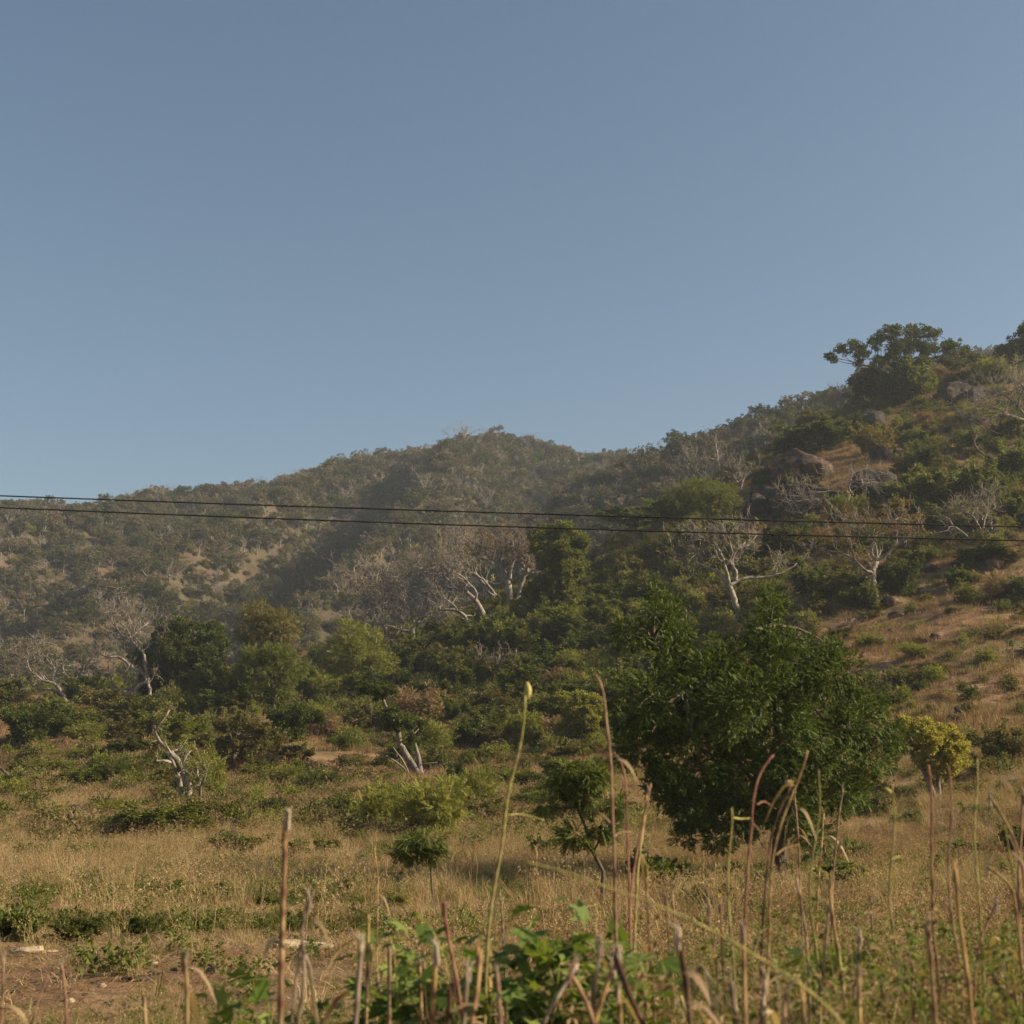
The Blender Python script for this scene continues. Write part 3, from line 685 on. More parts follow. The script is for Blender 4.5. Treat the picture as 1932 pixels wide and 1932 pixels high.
# ------------------------------------------------------------------ shrubs
def shrub_proto(kind, seed):
    """unit-wide shrub standing at the origin: foliage mesh and stem mesh"""
    r = np.random.default_rng(500 + seed)
    spec = {'dense': ('dense', 'leafy', 1500, 0.055, 0.75, 0.62), 'green': ('green', 'leafy', 1300, 0.06, 0.7, 0.55), 'feathery': ('feathery', 'fine', 1500, 0.085, 0.7, 0.62),
            'olive': ('olive', 'leafy', 1300, 0.05, 0.6, 0.6), 'tuft': ('weed', 'long', 420, 0.11, 0.6, 0.5), 'round': ('feathery', 'round', 1400, 0.055, 0.75, 0.7), 'rust': ('ochre', 'leafy', 900, 0.05, 0.6, 0.6),
            'flat': ('dense', 'fine', 1700, 0.09, 0.42, 0.55), 'broad': ('weed', 'round', 420, 0.12, 0.6, 0.55), 'scrub': ('brownweed', 'fine', 1100, 0.08, 0.5, 0.6)}[kind]
    leaf, tpl, n, size, hgt, low = spec
    cl = []
    for _ in range(12):
        a = r.uniform(0, 6.28); q = r.uniform(0, 1) ** 0.6 * 0.34
        cl.append((math.cos(a) * q, math.sin(a) * q, hgt * r.uniform(0.25, 0.95) * (1 - 0.9 * q * q * 3), r.uniform(0.13, 0.24)))
    n = int(n * 0.8); p, o = crown_pts(cl, n, r, 6, 0.40, 0.85)
    sp, so = [], []
    for _ in range(16):
        a = r.uniform(0, 6.28); e = np.array([math.cos(a) * r.uniform(0.25, 0.6), math.sin(a) * r.uniform(0.25, 0.6), hgt * r.uniform(0.5, 1.2)])
        m_ = max(8, n // 60); tq = r.uniform(0.5, 1.0, m_)[:, None]; sp.append(e * tq + r.normal(0, 0.02, (m_, 3))); so.append(unit(e + r.normal(0, 0.5, (m_, 3)) * np.linalg.norm(e)))
    p = np.concatenate([p, *sp]); o = np.concatenate([o, *so]); n = len(p)
    p[:, 2] = np.maximum(p[:, 2], 0.015)
    f = MB(); stamp(f, T[tpl], p, o, size * r.uniform(0.65, 1.35, n), r)
    s = MB()
    for c in cl[:9]:
        tube(s, crinkle([(r.normal(0, 0.02), r.normal(0, 0.02), -0.08), (c[0] * 0.5, c[1] * 0.5, c[2] * 0.6), c[:3]], 6, 0.012, r), np.linspace(0.018, 0.006, 6), 3, cap=False)
    return f.mesh("foliage", M[leaf]), s.mesh("stem", M['twig' if kind in ('olive', 'scrub', 'rust') else 'bark_dark'])

KINDS = ['dense', 'green', 'feathery', 'olive', 'tuft', 'round', 'rust', 'flat', 'broad', 'scrub']
PROTO = {k: [shrub_proto(k, 10 * i + j) for j in range(3)] for i, k in enumerate(KINDS)}

def shrub(kind, p, w, h, label, cat="shrub", group=None, name="shrub", r=rng):
    fm, sm = PROTO[kind][r.integers(0, 3)]
    t = empty(name, p, label, cat, group)
    hn = {'flat': 0.62, 'tuft': 0.8, 'broad': 0.8}.get(kind, 0.95)
    t.scale = (w * 0.95, w * 0.95, h / hn); t.rotation_euler = (0, 0, r.uniform(0, 6.28))
    obj("foliage", fm, t); obj("stem", sm, t)
    return t

# reading position of foot, width, height, kind, label
SHRUBS = [
    (222, 1480, 105, 62, 'flat', "low dark umbrella-shaped bush alone on dry grass left of the forked pale tree"),
    (300, 1575, 190, 70, 'green', "tangled green thicket left around the foot of the forked pale tree"),
    (395, 1560, 140, 80, 'olive', "yellowish thicket on the side of the forked pale tree nearest the grey-green tree"),
    (392, 1505, 95, 105, 'feathery', "airy yellow-leaved bush growing up behind the forked pale tree"),
    (318, 1490, 70, 66, 'olive', "olive bush behind the forked pale tree on the umbrella bush side"),
    (600, 1495, 95, 52, 'flat', "low spreading dark bush with a thin white stem near the leaning tree"),
    (722, 1578, 125, 118, 'feathery', "pale feathery bush, the left half of the mound under the leaning tree"),
    (805, 1584, 170, 142, 'feathery', "largest pale feathery domed bush below the leaning forked tree"),
    (895, 1530, 100, 96, 'feathery', "smaller pale feathery bush right of the largest feathery dome"),
    (860, 1478, 46, 52, 'dense', "small dark bush tucked behind the smaller feathery bush"),
    (890, 1408, 75, 62, 'dense', "glossy dark bush on brown grass left of the bud stalk top"),
    (955, 1425, 75, 42, 'olive', "olive bush beside the small dark block-shaped stone"),
    (930, 1345, 125, 66, 'olive', "wide thin olive bush behind the bud of the tall stalk"),
    (808, 1335, 85, 66, 'dense', "compact glossy dark green bush uphill of the leaning tree"),
    (820, 1420, 90, 75, 'feathery', "yellow-green light bush right behind the leaning grey trunk"),
    (1060, 1270, 150, 75, 'green', "broad green bush on the slope left of the big tree crown"),
    (985, 1245, 110, 90, 'green', "green bush below the twin-trunked bare tree"),
    (940, 1235, 70, 85, 'round', "silvery-leaved bush under the snaking white trunk"),
    (1080, 1195, 150, 66, 'feathery', "yellow-green flat-topped bush at the foot of the dark full slope tree"),
    (1130, 1250, 90, 70, 'dense', "dark bush between the slope bushes and the big tree crown"),
    (1140, 1330, 110, 70, 'feathery', "light green bush touching the left side of the big tree"),
    (440, 1330, 130, 90, 'dense', "dark bush at the base of the round full tree"),
    (700, 1325, 110, 75, 'dense', "dark bush in the shade right of the broad mid-green tree"),
    (590, 1370, 60, 55, 'feathery', "small bright yellow-green bush in front of the dark thicket"),
    (330, 1400, 150, 70, 'green', "mixed green bush behind the crown of the forked pale tree"),
    (60, 1400, 130, 80, 'dense', "dark green bush beside the valley mouth at the end of the thicket"),
    (150, 1390, 120, 66, 'green', "mid-green bush in the thicket below the tangled bare tree"),
    (245, 1370, 120, 70, 'olive', "olive bush below the twisted limbs of the sprawling bare tree"),
    (30, 1340, 80, 60, 'olive', "brownish green bush where the field meets the hazy valley"),
    (125, 1490, 50, 34, 'green', "small green bush beside the lone dark umbrella-shaped bush"),
    (490, 1470, 90, 40, 'olive', "low olive bush right of the grey-green tree trunk"),
    (515, 1545, 60, 48, 'dense', "small blue-green bush on grass near the dark flat stone"),
    (470, 1440, 70, 45, 'scrub', "brown dry scrub between the grey-green tree and the leaning tree"),
    (700, 1470, 120, 40, 'scrub', "pinkish dry scrub left of the leaning tree foot"),
    (1310, 1105, 120, 72, 'olive', "dull olive bush left of the large white-limbed bare tree"),
    (1440, 1100, 110, 60, 'olive', "ochre bush behind the large white-limbed bare tree"),
    (1530, 1128, 100, 82, 'green', "green bush midway between the white-limbed tree and the white trunk"),
    (1695, 1125, 105, 92, 'dense', "full green bush right behind the smooth white trunk"),
    (1620, 1120, 80, 60, 'green', "green bush left of the smooth white trunk"),
    (1480, 1050, 130, 56, 'dense', "dark bush under the shaded rock face"),
    (1350, 1030, 120, 60, 'dense', "shaded dark bush crossed by the upper wire left of the rock face"),
    (1200, 1005, 190, 66, 'dense', "wide shaded bush on the hill edge where the wires cross it"),
    (1270, 985, 110, 70, 'green', "green bush below the left boulders at the hill edge"),
    (1650, 860, 92, 90, 'rust', "ochre-yellow bush in front of the tall dark slab boulder"),
    (1530, 860, 170, 80, 'dense', "dark bush mass behind the largest boulder"),
    (1590, 835, 110, 66, 'dense', "dark bush left of the ochre bush"),
    (1530, 810, 90, 60, 'olive', "yellowish bush on the hill outline above the dark bush mass"),
    (1650, 760, 120, 80, 'dense', "dark bush under the left arm of the hilltop tree"),
    (1692, 764, 100, 82, 'dense', "dark bush hiding the foot of the hilltop tree trunk"),
    (1720, 755, 130, 88, 'green', "green bush directly beneath the hilltop tree"),
    (1790, 720, 95, 55, 'scrub', "bare brownish bush under the right side of the hilltop tree"),
    (1870, 725, 110, 66, 'feathery', "pale olive bush on the crest between the hilltop tree and the crest-edge tree"),
    (1745, 960, 150, 90, 'green', "dark leafy bush right of the long shaded slab"),
    (1850, 950, 130, 95, 'green', "green bush around the foot of the dead snag"),
    (1910, 900, 110, 80, 'green', "broad-leaved green bush above the snag scrub"),
    (1800, 990, 110, 60, 'olive', "olive bush below the dead snag scrub"),
    (1910, 990, 80, 72, 'green', "green bush on the slope just above the wires past the straggling white tree"),
    (1860, 1060, 130, 44, 'dense', "low dark bush below the straggling white tree"),
    (1740, 1065, 100, 40, 'green', "low green bush between the white trunk and the straggling white tree"),
    (1670, 975, 34, 32, 'tuft', "small bright green plant above the rusty crown of the white trunk tree"),
    (1890, 1440, 130, 112, 'olive', "large domed olive bush right of the bright yellow-green tree"),
    (1850, 1470, 90, 60, 'olive', "yellowing bush at the foot of the large domed olive bush"),
    (1715, 1300, 110, 62, 'olive', "thin olive bush above the bright yellow-green tree"),
    (1560, 1245, 80, 50, 'olive', "sparse bush by the lying dead dark branch"),
    (1720, 1245, 90, 40, 'feathery', "yellow-green low bush on the bare brown slope"),
    (1640, 1225, 70, 36, 'feathery', "small pale bush on the bare brown slope behind the big tree"),
    (1790, 1330, 90, 50, 'scrub', "brown scrub by the two grey stones over the yellow-green tree"),
    (1680, 1340, 70, 46, 'green', "green bush touching the right shoulder of the big tree"),
    (1710, 1562, 66, 36, 'tuft', "leafy tuft on dry grass below the yellow-green tree, the upper one"),
    (1850, 1545, 70, 30, 'tuft', "leafy tuft on dry grass right of the yellow-green tree trunk"),
    (1615, 1622, 70, 44, 'tuft', "dark spiky-leaved tuft right of the big tree trunk"),
    (1540, 1530, 60, 40, 'tuft', "leafy tuft at the right hem of the big tree crown"),
    (1640, 1540, 60, 32, 'tuft', "leafy tuft between the big tree hem and the yellow-green tree"),
    (1815, 1615, 80, 32, 'broad', "broad-leaved low plant in the red-brown weeds right of the trunk"),
    (1925, 1620, 70, 80, 'green', "green bush at the edge of the red-brown weed patch"),
    (1245, 1685, 120, 82, 'broad', "dark broad-leaved bush between the sapling and the big tree trunk"),
    (1340, 1735, 140, 88, 'olive', "grey-green fine weed bush in front of the big tree"),
    (1430, 1700, 80, 56, 'broad', "green leafy plant at the foot of the big tree trunk"),
    (1590, 1680, 110, 60, 'broad', "broad-leaved bush half shaded right of the big tree trunk"),
    (1640, 1740, 66, 44, 'tuft', "bright green weedy plant among the pale stalks"),
    (1730, 1755, 70, 50, 'broad', "green leafy plant behind the reddest tall stalk"),
    (1025, 1620, 60, 46, 'broad', "dark leafy plant left of the curved sapling trunk"),
    (30, 1775, 100, 70, 'broad', "dark broad-leaved bush at the field edge beside the pale stones"),
    (150, 1778, 120, 62, 'dense', "dense dark green low bush behind the small pale stones"),
    (272, 1768, 80, 44, 'dense', "small dark bush right of the dense low bush"),
    (450, 1612, 110, 50, 'green', "wide low green bush on dry grass below the dark flat stone"),
    (320, 1700, 90, 40, 'broad', "low green plant patch in the middle of the grassy field"),
    (420, 1700, 70, 36, 'broad', "broad-leaved plant behind the dry ringed stalk on its left"),
    (325, 1650, 66, 32, 'green', "small green bush in pale tall grass"),
    (640, 1700, 100, 52, 'broad', "leafy green plant patch right of the dry ringed stalk"),
    (680, 1705, 66, 34, 'broad', "low broad-leaved plant by the pale sandy strip"),
    (620, 1610, 60, 36, 'green', "small bush in grass left of the pale feathery dome"),
    (490, 1680, 60, 28, 'feathery', "yellow-green low plant just left of the dry ringed stalk"),
    (870, 1690, 60, 36, 'feathery', "light weed on the sandy strip beside the bud stalk"),
    (590, 1745, 60, 38, 'dense', "small dark weed bush by the forked dry stalk"),
    (1130, 1700, 40, 50, 'tuft', "thin upright weed by the curved sapling trunk"),
]
for u, v, w, h, k, lab in SHRUBS:
    p = None
    while p is None:
        p = hit(u, v, (near_bvh,)); v += 3
    kk = p[1] / F0
    shrub(k, p, w * kk, h * kk, lab, cat="bush", name="bush")

# shrubs nothing tells apart, by stretch of slope
taken = [(u, v - h / 2, w / 2, h / 2) for u, v, w, h, k, lab in SHRUBS]
def free(u, v, grow_=1.0):
    return all(((u - a) / (b_ * grow_ + 6)) ** 2 + ((v - c) / (d_ * grow_ + 6)) ** 2 > 1 for a, c, b_, d_ in taken)
r = np.random.default_rng(77)
MARKS = [(340, 1440, "the forked pale tree"), (440, 1420, "the grey-green tree"), (222, 1450, "the lone umbrella-shaped bush"), (770, 1380, "the leaning tree"), (800, 1530, "the largest feathery dome"),
         (895, 1490, "the smaller feathery bush"), (1090, 1360, "the bright rounded bushy tree"), (340, 1240, "the round dark tree"), (500, 1220, "the dull olive tree"), (515, 1270, "the green tree with the crooked stem"),
         (680, 1250, "the broad mid-green tree"), (760, 1180, "the bare tree with the level trunk"), (890, 1150, "the snaking white trunk"), (965, 1080, "the twin-trunked bare tree"), (1060, 1070, "the dark full slope tree"),
         (1385, 1060, "the white-limbed bare tree"), (1650, 1080, "the smooth white trunk"), (1510, 950, "the bowed bare tree"), (1520, 895, "the largest boulder"), (1650, 830, "the ochre bush"), (1650, 790, "the tall slab boulder"),
         (1810, 750, "the cracked brown boulder"), (1860, 865, "the dead snag"), (1850, 1010, "the straggling white tree"), (1700, 700, "the hilltop tree"), (1240, 960, "the layered feathery tree"), (1760, 1430, "the yellow-green tree"),
         (1890, 1390, "the domed olive bush"), (1580, 1190, "the lying dead branch"), (1660, 1205, "the pointed stone"), (1440, 1400, "the big dark tree"), (1130, 1560, "the curved sapling"), (810, 1610, "the thin sapling"),
         (430, 1577, "the long black stone"), (140, 1530, "the black rounded stone"), (960, 1410, "the block-shaped stone"), (665, 1390, "the wedge-shaped rock"), (185, 1280, "the sprawling twisted tree"), (90, 1270, "the tangled bare tree"),
         (1475, 1640, "the big tree trunk"), (60, 1795, "the largest pale stone"), (580, 1785, "the long flat pale stone"), (30, 1480, "the dark leafless fork"), (1565, 870, "the dark bush behind the boulder"), (1300, 890, "the bare tree by the hazy ridge"),
         (1745, 930, "the dark leafy bush of the slab"), (1850, 1445, "the yellowing bush"), (1815, 1600, "the red-brown weeds")]
USED = set()
ADJ = {'dense': "dark green shrub", 'green': "mid-green shrub", 'olive': "dull olive shrub", 'feathery': "pale yellow-green shrub", 'scrub': "dry brown shrub", 'rust': "rusty ochre shrub", 'tuft': "spiky-leaved weed clump", 'broad': "broad-leaved weed clump"}
def near_label(kd, u, v, fallback):
    for d, mu, mv, tx in sorted((math.hypot(u - a, (v - b) * 1.6), a, b, c) for a, b, c in MARKS)[:6]:
        du, dv = u - mu, v - mv
        far = "close " if d < 60 else "a little way " if d < 140 else "well "
        rel = ("right of" if du > 0 else "left of") if abs(du) > abs(dv) * 1.4 else ("downhill of" if dv > 0 else "uphill of")
        lab = f"{ADJ[kd]} {far}{rel} {tx}"
        if lab not in USED:
            USED.add(lab); return lab
    return fallback
def scatter_shrubs(n, box, kinds, probs, wpx, label, group, ok=lambda u, v: True, hr=(0.5, 0.8)):
    c = 0; tries = 0
    while c < n and tries < n * 30:
        tries += 1
        u = r.uniform(box[0], box[2]); v = r.uniform(box[1], box[3])
        if not ok(u, v) or not free(u, v, 0.5): continue
        p = hit(u, v, (near_bvh,))
        if p is None: continue
        kk = p[1] / F0; w = r.uniform(*wpx) * kk
        w = min(max(w, 0.4), 7.0)
        kd = kinds[r.choice(len(kinds), p=probs)]
        shrub(kd, p, w, w * r.uniform(*hr), near_label(kd, u, v, label), group=group, r=r)
        taken.append((u, v, w / kk / 2, w / kk / 3)); c += 1
scatter_shrubs(52, (-30, 1310, 1180, 1410), ['dense', 'green', 'olive', 'feathery', 'scrub'], [.34, .26, .2, .1, .1], (60, 130), "green shrub in the continuous thicket along the foot of the slope", "shrubs of the thicket at the slope foot")
scatter_shrubs(48, (640, 1140, 1240, 1320), ['dense', 'green', 'olive', 'feathery', 'scrub'], [.36, .28, .16, .12, .08], (60, 120), "green shrub crowding the slope below the bare trees", "shrubs below the bare trees", ok=lambda u, v: v > 1330 - (u - 500) * 0.33)
scatter_shrubs(58, (0, 1400, 1180, 1560), ['dense', 'green', 'olive', 'feathery', 'scrub'], [.14, .28, .22, .24, .12], (36, 105), "low shrub dotted over the dry grass of the lower slope", "low shrubs on the dry lower slope", hr=(0.35, 0.6))
scatter_shrubs(54, (1180, 780, 1960, 1160), ['dense', 'green', 'olive', 'feathery', 'rust', 'scrub'], [.3, .27, .18, .08, .05, .12], (45, 110), "shrub among grass and boulders on the steep near hill", "shrubs on the steep near hill", ok=lambda u, v: not (1560 < u < 1700 and 860 < v < 920))
scatter_shrubs(30, (1500, 1150, 1960, 1500), ['olive', 'scrub', 'green', 'feathery'], [.36, .34, .2, .1], (28, 75), "sparse shrub on the brown grassy slope right of the big tree", "sparse shrubs on the brown slope", hr=(0.3, 0.55))
scatter_shrubs(46, (0, 1580, 1932, 1760), ['tuft', 'broad', 'green', 'feathery', 'scrub'], [.3, .3, .2, .1, .1], (28, 62), "small leafy weed clump in the dry field grass", "weed clumps in the field", hr=(0.4, 0.65))

# ------------------------------------------------------------------ boulders and stones
import bmesh
def ico(sub):
    bm = bmesh.new(); bmesh.ops.create_icosphere(bm, subdivisions=sub, radius=1)
    v = np.array([q.co[:] for q in bm.verts]); f = np.array([[q.index for q in g.verts] for g in bm.faces]); bm.free()
    return v, f
ICO = {k: ico(k) for k in (2, 3, 4, 5)}
def rock(label, cr, c, wpx, hpx, m='rock', seed=0, deep=0.8, sub=4, cuts=9, name="boulder", cat="boulder", group=None, tilt=0.0):
    r = np.random.default_rng(900 + seed)
    u, v = cr(*c); p = None; vv = v
    while p is None: p = hit(u, vv, (near_bvh,)); vv += 3
    k = p[1] / F0
    w, h = wpx / 3 * k, hpx / 3 * k
    V, F = ICO[sub]; q = V.copy()
    for _ in range(cuts):
        n = unit(r.normal(0, 1, 3) * np.array([1, 1, 0.8])); d = r.uniform(0.55, 0.86)
        e = np.maximum(q @ n - d, 0); q = q - e[:, None] * n * 0.93
    q *= (1 + 0.13 * noise3(q * 1.7 + seed * 7.1, 3) + 0.08 * noise3(q * 4.5 + seed * 3.3, 5) + 0.045 * noise3(q * 11 + seed, 7) + 0.02 * noise3(q * 25 + seed, 9))[:, None]
    lo = q.min(0); hi = q.max(0); q = (q - (lo + hi) / 2) / (hi - lo)
    q = q * np.array([w, w * deep, h * 1.35]); q[:, 0:3] = q @ np.array(Matrix.Rotation(tilt, 3, 'Y').transposed()) if tilt else q
    b = MB(); b.add(q, F)
    o = b.build(name, M[m], None, sub > 3 and cuts < 5)
    o.location = (p[0], p[1] + w * deep * 0.15, p[2] + h * (0.42 if hpx <= 50 or seed == 0 else 0.24)); 
    return tag(o, label, cat, group)
ROCKS = [
    ("largest brown granite boulder, dome-topped, on a ledge of the near hill", C3, (690, 1000), 350, 150, 'rock', 5, 0),
    ("dark shadowed boulder wedged against the side of the largest one", C3, (490, 985), 170, 90, 'rock', 4, 0),
    ("small orange-brown boulder under the largest one", C3, (455, 1015), 125, 58, 'rock', 4, 0),
    ("thin loose slab lying under the largest boulder", C3, (640, 1010), 130, 24, 'rock', 4, 0.08),
    ("long flat stone ledge below the small orange-brown boulder", C3, (520, 1060), 250, 55, 'rock', 4, 0),
    ("small block on the end of the long flat ledge", C3, (415, 1100), 70, 46, 'rock', 4, 0),
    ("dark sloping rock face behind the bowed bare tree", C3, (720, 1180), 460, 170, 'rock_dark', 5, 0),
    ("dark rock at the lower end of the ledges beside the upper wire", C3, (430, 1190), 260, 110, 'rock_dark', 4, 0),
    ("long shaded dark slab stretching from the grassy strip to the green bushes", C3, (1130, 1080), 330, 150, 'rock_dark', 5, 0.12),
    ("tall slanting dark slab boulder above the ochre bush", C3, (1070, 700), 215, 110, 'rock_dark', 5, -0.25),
    ("cracked brown boulder high under the hill crest", C3, (1560, 540), 200, 120, 'rock', 5, 0),
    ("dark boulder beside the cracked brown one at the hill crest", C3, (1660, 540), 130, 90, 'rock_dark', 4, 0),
    ("angular boulder with a lit edge right of the ochre bush", C3, (1140, 870), 140, 95, 'rock', 4, 0),
    ("reddish round stone perched over the angular boulder", C3, (1212, 800), 66, 40, 'rock', 4, 0),
    ("low stone at the foot of the reddish round one", C3, (1228, 835), 76, 45, 'rock', 4, 0),
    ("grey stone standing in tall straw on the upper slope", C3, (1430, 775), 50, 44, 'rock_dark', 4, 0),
    ("flat pale stone in straw just below the grey standing one", C3, (1400, 805), 56, 18, 'rock', 3, 0),
    ("dark outcrop stone on the brown slope below the straggling white tree", C3, (1400, 1495), 120, 56, 'rock_dark', 4, 0),
    ("upright grey-brown stone between two outcrops on the brown slope", C3, (1560, 1495), 90, 66, 'rock_dark', 4, 0),
    ("broad brown outcrop on the brown slope, the last before the frame edge", C3, (1755, 1480), 150, 76, 'rock', 4, 0),
    ("small stone by the full green bush behind the white trunk", C3, (1360, 1630), 66, 44, 'rock', 3, 0),
    ("brown outcrop touching the foot of the smooth white trunk", C3, (1185, 1690), 130, 66, 'rock', 4, 0),
    ("flat stone downhill of the white trunk outcrop", C3, (1210, 1755), 96, 34, 'rock', 3, 0),
    ("pointed stone on bare grass above the lying dead branch", C3, (1130, 1905), 95, 52, 'rock', 4, 0),
    ("flat stone on bare grass uphill from the pointed stone", C3, (1440, 1875), 86, 32, 'rock', 3, 0),
    ("little stone near the pointed one on bare grass", C3, (1180, 1850), 52, 32, 'rock', 3, 0),
    ("dark hollow-looking stone half hidden behind the top of the big tree", C3, (655, 1830), 70, 66, 'rock_dark', 3, 0),
    ("rounded grey boulder above the large domed olive bush", C6, (1570, 185), 80, 62, 'rock_dark', 4, 0),
    ("flat grey stone just under the rounded grey boulder", C6, (1530, 215), 86, 34, 'rock_dark', 3, 0),
    ("half-buried dark stone in dry grass below the yellow-green tree", C6, (1580, 805), 76, 38, 'rock_dark', 3, 0),
    ("black rounded stone in dry grass below the lone umbrella-shaped bush", C4, (415, 765), 112, 82, 'rock_dark', 4, 0),
    ("long low black stone at the grass edge in front of the thicket", C4, (1290, 895), 160, 50, 'rock_dark', 4, 0),
    ("dark hump of rock left of the wedge-shaped one", C4, (1840, 320), 140, 56, 'rock_dark', 4, 0),
    ("dark wedge-shaped rock uphill of the leaning tree", C5, (60, 350), 140, 96, 'rock_dark', 4, -0.2),
    ("dark block-shaped stone on brown grass beside the tall bud stalk", C5, (945, 390), 96, 46, 'rock_dark', 3, 0),
    ("small dark stone behind the bud stalk near the smaller feathery bush", C5, (1030, 540), 56, 40, 'rock_dark', 3, 0),
    ("grey stone at the curled leaves of the bud stalk", C5, (845, 780), 66, 30, 'rock_dark', 3, 0),
    ("largest pale stone at the edge of the bare field", C4, (150, 1550), 200, 50, 'rock_pale', 4, 0),
    ("thin pale stone trailing off the largest pale one", C4, (285, 1530), 84, 16, 'rock_pale', 3, 0),
    ("pale lumpy stone on bare soil in front of the dense low bush", C4, (505, 1545), 78, 30, 'rock_pale', 3, 0),
    ("small pale stone below the lumpy pale one", C4, (450, 1566), 44, 14, 'rock_pale', 3, 0),
    ("pale oval stone alone in the middle of the bare soil", C4, (860, 1600), 64, 26, 'rock_pale', 3, 0),
    ("pale pebble-sized stone between the lumpy and the oval ones", C4, (655, 1552), 34, 14, 'rock_pale', 3, 0),
    ("long flat pale stone behind the dry ringed stalk", C4, (1640, 1508), 220, 46, 'rock_pale', 4, 0),
    ("flat tapering pale stone behind the forked dry stalk", C4, (1800, 1510), 190, 36, 'rock_pale', 4, 0),
    ("reddish clod at the back edge of the bare soil", C4, (885, 1455), 84, 22, 'rock', 3, 0),
    ("flat reddish clod near the front of the bare soil", C4, (790, 1690), 120, 28, 'rock', 3, 0),
    ("small reddish clod beside the flat reddish one", C4, (870, 1660), 64, 26, 'rock', 3, 0),
    ("dark round clod on the bare soil left of the ringed stalk", C4, (1190, 1650), 48, 38, 'rock_dark', 3, 0),
    ("pale stones among straw under the long leaning green stem", C5, (1800, 1470), 96, 36, 'rock_pale', 3, 0),
    ("pale stone in flattened straw near the right stalks", C6, (1290, 1460), 76, 34, 'rock_pale', 3, 0),
    ("grey stone in flattened straw beside the pale one", C6, (1120, 1445), 90, 40, 'rock_dark', 3, 0),
]
for i, (lab, cr, c, w, h, m, sub, tl) in enumerate(ROCKS):
    big = h > 50
    if i < 13: w, h = w * 1.12, h * 1.28
    rock(lab, cr, c, w, h, m, i, 0.8, sub, 10 if big else 6, "boulder" if "boulder" in lab else "stone", "boulder" if "boulder" in lab else "stone", None, tl)

# ------------------------------------------------------------------ trees of the far hill
def hill_proto(kind, seed):
    r = np.random.default_rng(1300 + seed); b = MB()
    if kind == 'leafy':
        cl = [(r.normal(0, 0.2), r.normal(0, 0.2), r.uniform(0.45, 0.8), r.uniform(0.16, 0.28)) for _ in range(9)]
        p, o = crown_pts(cl, 420, r, 7, 0.45, 0.7)
        stamp(b, T['round'], p, o, 0.052 * r.uniform(0.6, 1.4, 420), r)
        tube(b, crinkle([(0, 0, -0.1), (0.02, 0, 0.3), (0, 0.03, 0.6)], 5, 0.02, r), np.linspace(0.035, 0.015, 5), 4, mi=1, cap=False)
        for c in cl[:5]: tube(b, crinkle([(0, 0, 0.25), (c[0] * .6, c[1] * .6, c[2] * .75), c[:3]], 4, 0.02, r), np.linspace(0.02, 0.008, 4), 3, mi=1, cap=False)
    elif kind == 'bare':
        tips = []
        tube(b, crinkle([(0, 0, -0.1), (0.03, 0, 0.15), (0.0, 0.02, 0.32)], 5, 0.02, r), np.linspace(0.04, 0.028, 5), 5, mi=1, cap=False)
        for _ in range(4):
            grow(b, (0, 0, 0.3), unit(np.array([r.normal(0, 0.8), r.normal(0, 0.8), 0.7])), 0.42, 0.022, 1, 4, r, tips, wig=0.25, spread=0.6, rmin=0.0042, mi=1, kids=(3, 4))
    else:
        cl = [(r.normal(0, 0.25), r.normal(0, 0.25), r.uniform(0.1, 0.35), r.uniform(0.14, 0.24)) for _ in range(8)]
        p, o = crown_pts(cl, 260, r, 6, 0.45, 0.7); p[:, 2] = np.maximum(p[:, 2], 0.01)
        stamp(b, T['leafy'], p, o, 0.06 * r.uniform(0.6, 1.4, 260), r)
    return b.mesh("crown", [M['hillleaf'], M['bark_pale' if kind == 'bare' else 'bark_grey']])
HP = {k: [hill_proto(k, 20 * i + j) for j in range(5)] for i, k in enumerate(('leafy', 'bare', 'low'))}
FAR = (hill_bvh, spur_bvh)
def hill_tree(kind, p, size, label, group=None, r=rng, hs=1.0, name="hillside_tree"):
    o = obj(name if kind != 'low' else "hillside_shrub", HP[kind][r.integers(0, 5)])
    o.location = (p[0], p[1], p[2] - 0.15); o.scale = (size, size, size * hs); o.rotation_euler = (0, 0, r.uniform(0, 6.28))
    return tag(o, label, "tree" if kind != 'low' else "shrub", group)
